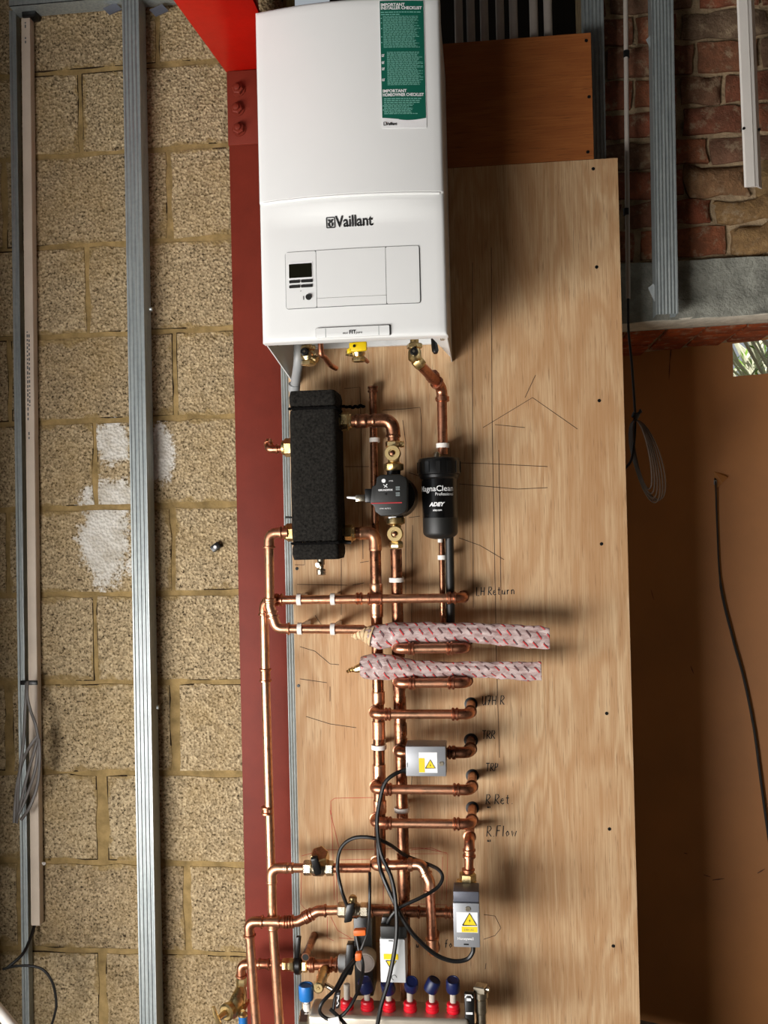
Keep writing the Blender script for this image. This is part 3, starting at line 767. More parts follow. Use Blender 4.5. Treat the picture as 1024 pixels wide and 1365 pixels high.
# pencil lines (measured on the board) and handwriting
LW = .0016
pm = MB()
for L in ([(630, 350), (630, 560), (631, 810)], [(655, 330), (656, 560), (662, 880), (666, 1010)], [(480, 520), (482, 600), (484, 745)], [(459, 518), (480, 516), (481, 560)],
          [(510, 547), (541, 545), (560, 543), (562, 560), (562, 610)], [(537, 560), (541, 590), (541, 800)], [(545, 690), (560, 688)], [(460, 622), (492, 622)], [(396, 779), (463, 780)],
          [(470, 780), (485, 777)], [(406, 745), (406, 753), (393, 753)], [(455, 745), (455, 820)], [(480, 750), (492, 748)], [(612, 617), (650, 618), (730, 622)], [(612, 645), (690, 652), (730, 650)],
          [(612, 717), (640, 727), (672, 746)], [(545, 630), (560, 635)], [(644, 570), (710, 530), (770, 572)], [(660, 566), (700, 570)], [(700, 530), (714, 500)], [(665, 600), (668, 800)],
          [(420, 820), (432, 838), (452, 842)], [(400, 862), (420, 868), (440, 885), (452, 886)], [(408, 955), (440, 965), (475, 970)], [(440, 915), (440, 935)], [(400, 905), (436, 910)],
          [(645, 1219), (660, 1221), (668, 1237), (660, 1247), (645, 1252)], [(648, 1284), (647, 1292)], [(550, 1020), (548, 1060)], [(550, 700), (549, 830)], [(452, 640), (452, 700)]):
    pm.strip([P(x, y, 0) for x, y in L], LW*.9, -.0004)
pm.build('pencil_line', PENCIL, pb)
rm = MB()
for L in ([(441, 1068), (446, 1064), (498, 1063)], [(441, 1068), (444, 1140), (446, 1200)], [(402, 1141), (430, 1133), (500, 1132), (560, 1130), (596, 1137)], [(452, 1146), (500, 1145)], [(545, 1138), (597, 1138), (595, 1200)],
          [(402, 1160), (401, 1205), (408, 1213)], [(448, 1160), (450, 1204)], [(512, 1160), (511, 1205)], [(437, 1222), (436, 1250), (445, 1254)], [(441, 1222), (450, 1240), (470, 1252)], [(452, 1250), (520, 1256)], [(590, 1142), (589, 1200)],
          [(596, 1206), (560, 1205), (500, 1206)], [(440, 1080), (452, 1130)], [(548, 1133), (575, 1130), (590, 1136)]):
    rm.strip([P(x, y, 0) for x, y in L], LW*.7, -.0004)
rm.build('red_line', PENRED, pb)
GL = {'L': [[(0, 1), (.05, 0), (.5, 0)]], 'H': [[(0, 1), (.0, 0)], [(.5, 1), (.5, 0)], [(0, .5), (.5, .5)]], 'R': [[(.0, 0), (.05, 1), (.4, .95), (.5, .75), (.3, .5), (.05, .5), (.55, 0)]],
      'e': [[(.05, .3), (.4, .35), (.3, .55), (.1, .5), (.05, .15), (.3, 0), (.5, .1)]], 't': [[(.2, .9), (.2, .1), (.35, 0)], [(0, .6), (.4, .6)]], 'u': [[(0, .55), (.05, .05), (.3, .05), (.4, .55), (.45, 0)]],
      'r': [[(.05, .55), (.1, 0)], [(.1, .4), (.3, .55)]], 'n': [[(0, .55), (.05, 0)], [(.05, .4), (.25, .55), (.4, .4), (.45, 0)]], 'U': [[(0, 1), (.0, .2), (.2, 0), (.4, .2), (.45, 1), (.48, 0)]],
      '7': [[(0, 1), (.45, 1), (.15, 0)], [(.1, .5), (.45, .5)]], 'T': [[(-.05, 1), (.55, 1)], [(.25, 1), (.22, 0)]], 'P': [[(.0, 0), (.05, 1), (.45, .9), (.4, .55), (.05, .45)]],
      'F': [[(.0, 0), (.05, 1), (.5, 1)], [(.03, .55), (.4, .55)]], 'l': [[(.1, 1), (.1, 0)]], 'o': [[(.2, .5), (.02, .3), (.15, 0), (.38, .2), (.2, .5)]], 'w': [[(0, .5), (.1, 0), (.25, .4), (.4, 0), (.55, .5)]],
      '.': [[(.1, .04), (.16, 0)]], 's': [[(.35, .5), (.1, .45), (.3, .2), (.05, 0)]], 'f': [[(.4, .95), (.2, .9), (.15, 0)], [(.0, .5), (.35, .5)]], 'd': [[(.35, .5), (.05, .4), (.1, 0), (.35, .1), (.42, 1), (.45, 0)]], ' ': []}
def write(par, s, px, py, h, name='handwriting'):
    o = P(px, py, 0); mb = MB(); x = 0; hh = h/545
    hw = hh*.76
    for ch in s:
        for st in GL[ch]:
            mb.strip([(o.x+(x+a)*hw+.08*hh*b, 0, o.z+b*hh+.02*x*hh) for a, b in (st if len(st) > 1 else st*2)], .0023, -.0005)
        x += .72 if ch not in ' .l' else .45
    return mb.build(name, INK, par)
for (s, x, y, h) in (('LH Return', 635, 794, 11), ('U7H R', 643, 940, 12), ('TRR', 643, 985, 11), ('TRP', 648, 1028, 10.5), ('R Ret.', 648, 1072, 13), ('us', 650, 1077, 4.5), ('R.Flow', 649, 1115, 14), ('us', 650, 1122, 5),
                     ('u', 555, 1263, 8), ('d', 581, 1263, 9), ('fo', 593, 1263, 11)):
    write(pb, s, x, y, h)

# ================================================================== boiler
Bx0, Bx1, Bz0, Bz1, BY = -.4555, -.0625, 1.938, 2.643, -.345
bo = thing('boiler', 'white wall-hung boiler with green checklist label on plywood', 'boiler', ((Bx0+Bx1)/2, -.17, Bz0))
def front_y(x, z):
    u = (x-Bx0)/(Bx1-Bx0); u = min(max(u, 0), 1)
    bul = 1-(2*u-1)**2
    def sm(a, b, t): t = min(max((t-a)/(b-a), 0), 1); return t*t*(3-2*t)
    zg = 2.235
    k = .35+.65*sm(zg-.06, zg-.005, z)
    step = .004*sm(zg-.001, zg+.001, z)
    er = min(x-Bx0, Bx1-x, z-Bz0, Bz1-z); rd = .008
    rnd = 0 if er >= rd else rd-math.sqrt(max(0, rd*rd-(rd-max(er, 0))**2))
    return BY-.022*bul*k-step+rnd
xsn = [0, .004, .010, .02]+[.02+(.96)*i/26 for i in range(1, 26)]+[.98, .990, .996, 1]
zsn = [0, .002, .005, .012]+[.012+.976*i/60 for i in range(1, 60)]+[.988, .995, .998, 1]
zg_u = (2.235-Bz0)/(Bz1-Bz0); zsn += [zg_u-.002, zg_u+.002, zg_u-.08, zg_u-.05, zg_u-.02]; zsn = sorted(set(zsn))
vs = []; fs = []
for w in zsn:
    for u in xsn:
        x = Bx0+(Bx1-Bx0)*u; zz = Bz0+(Bz1-Bz0)*w; vs.append((x, front_y(x, zz), zz))
N = len(xsn); M_ = len(zsn)
for j in range(M_-1):
    for i in range(N-1): fs.append((j*N+i, j*N+i+1, (j+1)*N+i+1, (j+1)*N+i))
per = list(range(N))+[j*N+N-1 for j in range(1, M_)]+[(M_-1)*N+i for i in range(N-2, -1, -1)]+[j*N for j in range(M_-2, 0, -1)]
o_ = len(vs)
for k in per: vs.append((vs[k][0], -.315, vs[k][2]))
for k in range(len(per)): fs.append((per[k], o_+k, o_+(k+1) % len(per), per[(k+1) % len(per)]))
fpanel = MB().add(vs, fs).build('front_panel', BOILER_W, bo, angle=40)
T = .0025
zr = Bz0+.012; zbk = P(388, 517, 0).z
casing = MB()
for (x0, x1, zback) in ((Bx0+.002, Bx0+.002+T, zbk), (Bx1-.002-T, Bx1-.002, P(604, 479, -.01).z-.004)):
    casing.prism([(-.316, Bz0+.001), (-.001, zback), (-.001, Bz1-.003), (-.316, Bz1-.003)], (x0, 0, 0), (0, 1, 0), (0, 0, 1), (x1-x0, 0, 0))
casing.box(Bx0+.002, Bx1-.002, -.316, -.001, Bz1-.006, Bz1-.003)
casing.build('casing', BOILER_W, bo)
MB().box(Bx0+.006, Bx1-.006, -.312, -.004, 2.02, 2.03).build('chassis_plate', ALU, bo)
MB().box(Bx0+.012, Bx1-.012, -.014, -.003, 1.985, 2.018).build('rear_bracket', BOILER_P, bo)
fb = MB(); fb.add([(Bx1-.004, -.300, Bz0+.006), (Bx1-.040, -.300, Bz0+.010), (Bx1-.004, -.02, 1.948), (Bx1-.004, -.300, Bz0+.009), (Bx1-.040, -.300, Bz0+.013), (Bx1-.004, -.02, 1.951)],
                  [(0, 1, 2), (3, 5, 4), (0, 3, 4, 1), (1, 4, 5, 2), (2, 5, 3, 0)])
fb.build('corner_flange', BOILER_W, bo, smooth=False)
for (x, z_) in ((Bx1-.014, Bz0+.0055), (Bx0+.014, Bz0+.008)):
    MB().lathe((x, -.27, z_+.002), (0, 0, -1), [(0, .005), (.003, .0045)], 12).build('screw', NICKEL, bo)
def bq(px, py):
    q = P(px, py, BY-.012); return q.x, q.z
def plate(name, x0, x1, z0, z1, lift, mat, par, rnd=.004, dep=.003):
    poly = []
    for (cx, cz, a0) in ((x1-rnd, z1-rnd, 0), (x0+rnd, z1-rnd, 90), (x0+rnd, z0+rnd, 180), (x1-rnd, z0+rnd, 270)):
        for k in range(4):
            th = math.radians(a0+30*k); poly.append((cx+rnd*math.cos(th), cz+rnd*math.sin(th)))
    ym = min(front_y(x0, (z0+z1)/2), front_y(x1, (z0+z1)/2))
    n = len(poly); mb = MB()
    # follow the bulge with vertical slices
    K = 12; xs_ = [x0+(x1-x0)*i/K for i in range(K+1)]
    def zr_(x):
        e = min(x-x0, x1-x); c = 0 if e >= rnd else rnd-math.sqrt(max(0, rnd*rnd-(rnd-e)**2)); return z0+c, z1-c
    xs_ = sorted(set(xs_+[x0+rnd*.15, x0+rnd*.5, x0+rnd, x1-rnd*.15, x1-rnd*.5, x1-rnd]))
    vs = []
    zs_n = 4
    for x in xs_:
        a, b = zr_(x)
        for j in range(zs_n+1):
            zz = a+(b-a)*j/zs_n; y = front_y(x, zz); vs.append((x, y-lift, zz))
    A = zs_n+1; L = len(xs_); fs = [(i*A+j, (i+1)*A+j, (i+1)*A+j+1, i*A+j+1) for i in range(L-1) for j in range(zs_n)]
    per = [i*A for i in range(L)]+[(L-1)*A+j for j in range(1, A)]+[i*A+zs_n for i in range(L-2, -1, -1)]+[j for j in range(zs_n-1, 0, -1)]
    o = len(vs)
    for k in per: vs.append((vs[k][0], vs[k][1]+dep+lift*.0, vs[k][2]))
    fs += [(per[k], o+k, o+(k+1) % len(per), per[(k+1) % len(per)]) for k in range(len(per))]
    return mb.add(vs, fs).build(name, mat, par, angle=40)
cx0_, cz1_ = bq(379.5, 336); cx1_, _ = bq(558, 325); _, cz0_ = bq(470, 406.5); _, cz1_ = bq(470, 331)
plate('panel_seam_shadow', cx0_-.0012, cx1_+.0022, cz0_-.0013, cz1_+.0012, .0006, SEAM, fpanel, .006)  # grey gap, drawn wider at right as a painted shadow line
d1 = bq(421.5, 370)[0]; d2 = bq(514.5, 370)[0]; zl = bq(470, 395)[1]
cp = plate('display_panel', cx0_, d1-.0005, cz0_, cz1_, .0022, BOILER_P, bo, .0035)
fdoor = plate('flap_door', d1+.0005, d2-.0005, zl+.0004, cz1_, .0024, BOILER_P, bo, .001)
plate('flap_lower_strip', d1+.0005, d2-.0005, cz0_, zl-.0004, .0024, BOILER_P, bo, .001)
plate('side_cover', d2+.0005, cx1_, cz0_, cz1_, .0022, BOILER_P, bo, .0035)
plate('display_frame', bq(383.5, 350)[0], bq(416, 350)[0], bq(400, 371.5)[1], bq(400, 348.5)[1], .0030, INKW, cp, .001)
plate('display', bq(384.5, 350)[0], bq(415, 350)[0], bq(400, 369.5)[1], bq(400, 351)[1], .0040, SCREEN, cp, .0006)
for (xa, xb, ya, yb) in ((385, 399.5, 373.3, 377), (401, 416.3, 372.5, 376.2), (385, 399.5, 380, 383.6), (401, 416.3, 379.2, 382.8)):
    plate('button', bq(xa, ya)[0], bq(xb, ya)[0], bq(xa, yb)[1], bq(xa, ya)[1], .0042, BLACKM, cp, .001)
kx, kz = bq(411, 395.5); MB().lathe((kx, front_y(kx, kz)-.002, kz), (0, -1, 0), [(0, .0062), (.004, .006), (.0055, .005)], 18).build('reset_button', BLACKM, cp)
pt = MB(); ky = lambda x, z_, l: (x, front_y(x, z_)-l, z_)
tx, tz = bq(404.3, 396.5); pt.add([ky(tx-.001, tz+.004, .003), ky(tx+.001, tz+.004, .003), ky(tx+.001, tz-.004, .003), ky(tx-.001, tz-.004, .003)], [(0, 1, 2, 3)])
tx, tz = bq(400.6, 387); put_text(pt, text_mesh('>', .007), lambda a, b: ky(tx-.002+a, tz-.003+b, .0032)); pt.build('symbol', SEAM, cp)
# ridge, makers name and emblem
mb = MB(); rp = []
for i in range(25):
    x = Bx0+.010+(Bx1-Bx0-.02)*i/24; zz = 2.2335+.0; rp.append((x, front_y(x, 2.2345)-.001, zz))
mb.tube(rp, .0026, 8).build('trim_ridge', BOILER_W, fpanel)
q = P(446.5, 300.5, BY-.02); q2 = P(496.5, 297.5, BY-.02)
tm = text_mesh('Vaillant', .0315, .022, stretch=.86)
wmax = max(a for a, b in tm[0]); ks = (q2.x-q.x)/wmax
lg = MB(); put_text(lg, ([(a*ks, b) for a, b in tm[0]], tm[1]), lambda a, b: ky(q.x+a, q.z+b, .0012))
lg.build('lettering', INK, fpanel, smooth=False)
em = MB(); e0 = P(434.5, 301.5, BY-.02); e1 = P(445, 288, BY-.02)
ex0, ex1, ez0, ez1 = e0.x, e1.x, e0.z, e1.z; ew = ex1-ex0; eh = ez1-ez0
def bar(x0, z0, x1, z1, w):
    d = V((x1-x0, 0, z1-z0)).normalized(); nn = V((-d.z, 0, d.x))*w/2
    c = [V((x0, 0, z0))+nn, V((x0, 0, z0))-nn, V((x1, 0, z1))-nn, V((x1, 0, z1))+nn]
    em.add([ky(p.x, p.z, .0012) for p in c], [(0, 1, 2, 3)])
for s_ in ((0, 0, 1, 0), (1, 0, 1, 1), (1, 1, 0, 1), (0, 1, 0, 0), (.35, .12, .35, .6), (.65, .12, .65, .6), (.35, .6, .18, .85), (.65, .6, .82, .85), (.35, .85, .5, .5), (.65, .85, .5, .5), (.2, .5, .25, .2), (.8, .5, .75, .2), (.25, .2, .5, .1), (.75, .2, .5, .1)):
    bar(ex0+ew*s_[0], ez0+eh*s_[1], ex0+ew*s_[2], ez0+eh*s_[3], .0021)
em.build('emblem', INK, fpanel, smooth=False)
# name plate at the bottom
n0 = bq(421, 447); n1 = bq(519, 434)
zc = bq(470, 435.5)[1]; zd = Bz0+.004
plate('name_plate_shadow', n0[0]-.001, n1[0]+.003, zd, zc+.0012, .0012, SEAM, fpanel, .002)
npz = plate('name_plate', n0[0], n1[0], zd-.001, zc, .005, BOILER_P, bo, .002, .006)
for xx in (434, 505):
    sx = bq(xx, 440)[0]; plate('seam', sx-.0004, sx+.0004, zd, zc-.001, .0054, INKG, npz, .0002)
nt = MB(); a0 = bq(457, 445.5)
for (s_, dx, sz, bd) in (('eco', 0, .0075, 0), ('FIT', .0135, .011, .03), ('pure', .0275, .0075, 0)):
    put_text(nt, text_mesh(s_, sz, bd), lambda a, b: ky(a0[0]+dx+a, a0[1]+b, .0058))
nt.build('lettering', INK, npz, smooth=False)
# green checklist label
sx0, szb = bq(510, 171); sx1_ = bq(567.5, 100)[0]; szt_ = bq(538, 2.5)[1]; szb = bq(538, 172.5)[1]
lab = plate('checklist_label', sx0, sx1_, szb, szt_, .0010, INKW, bo, .003, .0008)
zw = bq(538, 160)[1]
gmb = MB(); K = 30; vs = []
for i in range(K+1):
    x = sx0+.0012+(sx1_-sx0-.0024)*i/K; u = i/K
    zb2 = zw+.0035*math.cos(u*4.6+.4)*(.6 if u < .4 else 1)
    vs += [ky(x, zb2, .0014), ky(x, szt_-.0012, .0014)]
gmb.add(vs, [(2*i, 2*i+2, 2*i+3, 2*i+1) for i in range(K)]); gmb.build('green_field', GREEN, lab, smooth=False)
wt = MB(); lw = sx1_-sx0; LH = szt_-szb
def lz(v): return szt_-LH*v
def line_text(s_, v, size, bold, x=.035, maxw=.95, mb=wt, lift=.0019):
    tmm = text_mesh(s_, size, bold); w_ = max(a for a, b in tmm[0]); k_ = min(1, (maxw-x)*lw/w_)
    put_text(mb, ([(a*k_, b) for a, b in tmm[0]], tmm[1]), lambda a, b: ky(sx0+lw*x+a, lz(v)+b, lift))
line_text('IMPORTANT', .047, .0088, .03); line_text('INSTALLER CHECKLIST', .073, .0088, .03)
wt.build('heading', INKW, lab, smooth=False); wt = MB()
line_text('IMPORTANT', .722, .0088, .03, mb=wt); line_text('HOMEOWNER CHECKLIST', .752, .0088, .03, mb=wt)
wt.build('heading', INKW, lab, smooth=False)
small = MB()
def dash(v, x0, x1, h):
    x = x0
    while x < x1-.01:
        w_ = min(random.uniform(.03, .10), x1-x)
        a, b = sx0+lw*x, sx0+lw*(x+w_)
        small.add([ky(a, lz(v), .0018), ky(b, lz(v), .0018), ky(b, lz(v)+h, .0018), ky(a, lz(v)+h, .0018)], [(0, 1, 2, 3)]); x += w_+.015
for k in range(2): dash(.098+.018*k, .035, .92 if k == 0 else .45, .0018)
for k in range(24): dash(.130+.0105*k, .08, random.uniform(.75, .92), .0012)
for k in range(27): dash(.410+.0098*k, .15, random.uniform(.80, .96), .0012)
for k in range(3): dash(.775+.015*k, .06, random.uniform(.85, .95), .0018)
for k in range(8): dash(.818+.0105*k, .06, random.uniform(.5, .92), .0013)
for v in (.145, .18, .225, .29, .335, .83, .862): dash(v, .03, .055, .002)
small.build('small_print', GREENTX, lab, smooth=False)['kind'] = 'stuff'
tb = MB()
for v in (.425, .48, .53, .615):
    a = sx0+lw*.035; s_ = .0042; z_ = lz(v)
    tb.tube([ky(a, z_, .0018), ky(a+s_, z_, .0018), ky(a+s_, z_-s_, .0018), ky(a, z_-s_, .0018), ky(a, z_, .0018)], .0005, 4)
    tb.tube([ky(a+.001, z_-.002, .002), ky(a+.002, z_-.0035, .002), ky(a+s_+.001, z_+.001, .002)], .0005, 4)
tb.build('tick_box', INKW, lab, smooth=False)
bk = MB(); line_text('Vaillant', .978, .0088, .03, .10, .34, bk)
a = sx0+lw*.045; z_ = lz(.978)
bk.tube([ky(a, z_, .0018), ky(a+.005, z_, .0018), ky(a+.005, z_+.0065, .0018), ky(a, z_+.0065, .0018), ky(a, z_, .0018)], .0006, 4)
bk.build('label_lettering', INK, lab, smooth=False)

# ------------------------------------------------------------------ fittings hanging under the boiler
def valve_body(mb, p, d, r, L):
    d = V(d).normalized(); p = V(p)
    mb.hexnut(p-d*L/2, p-d*L*.26, r*1.25); mb.lathe(p-d*L*.26, d, [(0, r*.9), (L*.08, r*1.0), (L*.18, r*1.22), (L*.34, r*1.22), (L*.44, r), (L*.52, r*.9)], 18); mb.hexnut(p+d*L*.26, p+d*L/2, r*1.25)
bvp = P(411, 474, -.17)
v1 = thing('service_valve', 'brass service valve with black knob under left of the boiler', 'valve', bvp-V((0, 0, .035)))
mb = MB(); mb.cyl((bvp.x, bvp.y, 2.02), bvp, .009, seg=14); valve_body(mb, bvp, (0, 0, 1), .0145, .045); mb.cyl(bvp, bvp+V((.022, -.008, -.012)), .008, seg=12); mb.build('body', BRASS, v1)
MB().lathe(bvp+V((-.004, -.012, .005)), (0, -1, 0), [(0, .010), (.012, .0095), (.014, .007)], 16).build('knob', BLACKP, v1)
MB().lathe(bvp+V((-.004, -.026, .005)), (0, -1, 0), [(0, .004), (.002, .0035)], 4).build('knob_slot', NICKEL, v1)
q = P(428, 468, -.19); q1 = P(440, 486, -.12)
tag(MB().tube(smoothpath([V((q.x, q.y, 2.02)), q, P(433, 476, -.17), q1, P(448, 491, -.09)]), .0065, 12).build('copper_tail', ORANGE_FIT), 'short bent copper tail beside the brass service valve under the boiler', 'pipe')
g = P(478, 468, -.17)
v2 = thing('gas_valve', 'brass gas valve with bright yellow handle under the boiler', 'valve', g-V((0, 0, .03)))
mb = MB(); mb.cyl((g.x, g.y, 2.02), g, .009, seg=14); valve_body(mb, g-V((0, 0, .002)), (0, 0, 1), .013, .045); mb.cyl(g+V((0, 0, -.008)), g+V((-.028, -.006, -.004)), .0065, seg=12); mb.build('body', BRASS, v2)
MB().cyl(g+V((.008, .0, -.014)), P(490, 482, -.12), .005, seg=10).build('tail', ORANGE_FIT, v2)
mb = MB(); mb.obox(g+V((.002, -.020, .006)), (.020, .0, .001), (0, .006, 0), (0, 0, .0105)); mb.obox(g+V((-.017, -.020, -.002)), (.006, 0, .002), (0, .006, 0), (0, 0, .006)); mb.build('handle', YELLOW, v2, bevel=.003)
MB().lathe(g+V((-.006, -.027, .007)), (0, -1, 0), [(0, .0035), (.001, .003)], 10).build('rivet', BLACKP, v2)
h = P(553, 472, -.17)
v3 = thing('service_valve', 'brass angled service valve with black knob under right of the boiler', 'valve', h-V((0, 0, .03)))
mb = MB(); mb.cyl((h.x, h.y, 2.02), h, .010, seg=14); mb.hexnut(h+V((0, 0, .012)), h+V((0, 0, .024)), .018); mb.lathe(h+V((0, 0, -.018)), (0, 0, 1), [(0, .010), (.006, .0155), (.024, .0155), (.032, .012)], 18)
mb.hexnut(h+V((.002, .004, -.012)), h+V((.014, .014, -.026)), .0145); mb.build('body', BRASS, v3)
MB().lathe(h+V((0, -.014, .002)), (0, -1, 0), [(0, .0095), (.012, .009), (.014, .007)], 16).build('knob', BLACKP, v3)
MB().lathe(h+V((0, -.0275, .002)), (0, -1, 0), [(0, .004), (.002, .0035)], 4).build('knob_slot', NICKEL, v3)
q = P(579, 464, -.16); rv = thing('drain_plug', 'small black drain plug under the right corner of boiler', 'plug', q-V((0, 0, .02)))
MB().cyl((q.x-.004, q.y, 2.02), q, .006, seg=12).build('stem', BLACKP, rv); MB().lathe(q+V((0, 0, .01)), (.15, -.3, -1), [(0, .007), (.018, .008), (.024, .005)], 12).build('cap', BLACKP, rv)
cw = P(395, 485, -.12)
cp_ = thing('condensate_pipe', 'grey plastic condensate pipe dropping from boiler behind the foam box', 'pipe', P(392, 530, -.05))
top_ = V((P(398, 470, -.15).x, -.15, 2.02))
MB().tube(smoothpath([top_, P(398, 478, -.15), P(395.5, 500, -.10), P(393, 516, -.06), P(392, 534, -.05)]), .0115, 14).build('tube', GREYPIPE, cp_)
a_, b_ = P(392.6, 512, -.068), P(392, 520, -.058); MB().cyl(a_, b_, .0145, seg=16).build('collar', GREYPIPE, cp_)
MB().lathe(top_+V((0, 0, .0)), (0, 0, -1), [(0, .017), (.02, .017), (.035, .0125)], 16).build('trap', GREYPIPE, cp_)

# ================================================================== insulated header
hx0_, hx1_ = P(386.5, 630, -.15).x, P(449.5, 630, -.15).x
hzt, hzb = P(417, 520, -.15).z, P(422, 746, -.15).z
hd = thing('insulated_header', 'tall black foam-covered low loss header box on plywood edge', 'header', ((hx0_+hx1_)/2, -.09, hzb))
def foambox(x0, x1, y0, y1, z0, z1, nx, ny, nz, amp, rnd):
    mb = MB().box(x0, x1, y0, y1, z0, z1); return mb
zc1, zc2 = P(417, 544, -.15).z, P(421, 724, -.15).z
def foam(z0, z1, grow, name, mat, bev):
    x0, x1, y0, y1 = hx0_-grow, hx1_+grow, -.15-grow, -.042
    bm = bmesh.new(); o_ = ORG[hd.name]
    rr = .012; seg = []
    for (cx, cy, a0) in ((x1-rr, y1-rr*.3, 0), (x0+rr, y1-rr*.3, 90), (x0+rr, y0+rr, 180), (x1-rr, y0+rr, 270)):
        for k in range(5):
            th = math.radians(a0+22.5*k); seg.append((cx+rr*math.cos(th), min(cy+rr*math.sin(th), y1)))
    nzs = max(3, int((z1-z0)/.012)); vs = []; fs = []; n = len(seg)
    for j in range(nzs+1):
        zz = z0+(z1-z0)*j/nzs; e = min(j, nzs-j); sh = bev*(1 if e == 0 else .3 if e == 1 else 0)
        for (x, y) in seg:
            cx_, cy_ = (x0+x1)/2, (y0+y1)/2; q = noise.noise(V((x*40, y*40, zz*40)))*.0012
            d = V((x-cx_, y-cy_, 0)).normalized(); vs.append((x-d.x*(sh-q), y-d.y*(sh-q), zz))
    for j in range(nzs):
        for k in range(n): fs.append((j*n+k, j*n+(k+1) % n, (j+1)*n+(k+1) % n, (j+1)*n+k))
    fs += [tuple(range(n))[::-1], tuple(range(nzs*n, nzs*n+n))]
    return MB().add(vs, fs).build(name, mat, hd, angle=50)
foam(zc2+.003, zc1-.003, 0, 'foam_body', FOAM, .002)
foam(zc1, hzt, .0015, 'foam_cap', FOAM, .006); foam(hzb, zc2, .0015, 'foam_cap', FOAM, .006)
for zc_, nm in ((zc1, 0), (zc2, 1)):
    mb = MB(); n = 26
    for i in range(n):
        x = hx0_+.004+(hx1_-hx0_-.008)*i/(n-1); mb.ball((x, -.151, zc_+noise.noise(V((i*.7, nm*9, 0)))*.003), .0042, (1.3, .6, .9), 8)
    for i in range(16):
        mb.ball((hx1_, -.145+.09*i/15, zc_+noise.noise(V((i*.7, 3+nm*9, 0)))*.003), .0042, (.6, 1.3, .9), 8)
    mb.build('glue_seam', FOAM_TAPE, hd)
q = P(461, 543, -.05); mb = MB()
for i in range(9): mb.ball((q.x-.01+i*.0062, -.03-.045*max(0, 1-i/4), q.z+.0006*i+.002*math.sin(i*3)), .0052, (1.2, .8, .8), 8)
mb.build('tape_tail', FOAM_TAPE, hd)
YN = -.095
def headernut(px, py, side, r=.021, y=YN):
    e = hx0_ if side < 0 else hx1_; q = P(px, py, y)
    mb = MB(); mb.cyl((e-side*.004, y, q.z), (e+side*.006, y, q.z), r*.8, seg=18); mb.hexnut((e+side*.003, y, q.z), (e+side*.023, y, q.z), r*1.05); mb.lathe((e+side*.023, y, q.z), (side, 0, 0), [(0, r*.85), (.005, r*.8), (.007, r*.6)], 18)
    mb.build('union_nut', BRASS, hd); return q
headernut(376, 597, -1, .0215); headernut(376, 710, -1, .021); headernut(462, 562, 1, .022, -.09); headernut(466, 711, 1, .0205, -.07)
q = P(428, 748, -.10); mb = MB(); mb.cyl((q.x, -.1, hzb+.004), (q.x, -.1, hzb-.014), .009, seg=14); mb.lathe((q.x, -.1, hzb-.012), (0, 0, -1), [(0, .006), (.006, .0065), (.012, .006)], 12)
mb.lathe((q.x, -.1, hzb-.024), (0, 0, -1), [(0, .0085), (.002, .011), (.013, .011), (.015, .009)], 10); mb.cyl((q.x, -.1, hzb-.01), (q.x-.006, -.116, hzb-.014), .006, seg=10); mb.build('drain_cock', NICKEL, hd)
q = P(385, 690, -.10); MB().cyl((q.x+.01, -.1, q.z), (q.x-.008, -.1, q.z+.001), .0025, seg=8).build('sensor_lead', BLACKP, hd)
q = P(467, 722, -.10); MB().cyl((hx1_-.005, -.1, q.z), (hx1_+.022, -.1, q.z-.002), .005, seg=10).build('sensor_pocket', BLACKP, hd)
# stub on the left of the header
q = P(376, 598, YN); c = P(357.5, 599, YN)
run('short copper stub elbow on upper left of the foam box', [V((hx0_-.018, YN, c.z)), c, c+V((-.002, .02, .022))], .0085, ORANGE_FIT, R=1.5)

# ================================================================== pipe runs
R28, R22, R15 = .0138, .0108, .0085
YV = -.06
YHZ = -.12
# left riser from header, jogging into the lower horizontal pipe
zz = P(370, 709, -.112).z
run('copper pipe from lower left of foam box jogging into wrapped pipe', [V((hx0_-.016, -.112, P(376, 710, YN).z)), V((P(358.5, 709, -.112).x, -.112, P(376, 710, YN).z)), P(360, 808, -.112), P(369, 838, -.112), P(486, 839, -.105)], R22, COPPER,
    couplings=[(P(360, 801, -.112), (0, 0, 1), .012)])
q0 = P(617, 797, -.085)
run('copper pipe labelled LH Return crossing to the left riser', [V((q0.x, .004, q0.z)), q0, P(352, 800, -.085), P(354, 900, -.085), P(361.5, 1161, -.085)], R22, COPPER, ORANGE_FIT,
    couplings=[(P(479, 798, -.085), (1, 0, 0), .016), (P(500, 798, -.085), (1, 0, 0), .036), (P(603, 797, -.085), (1, 0, 0), .02), (P(356.5, 1080, -.085), (0, 0, 1), .02), (P(372, 799.5, -.085), (1, 0, 0), .02)])
t_ = P(498, 798, -.078)
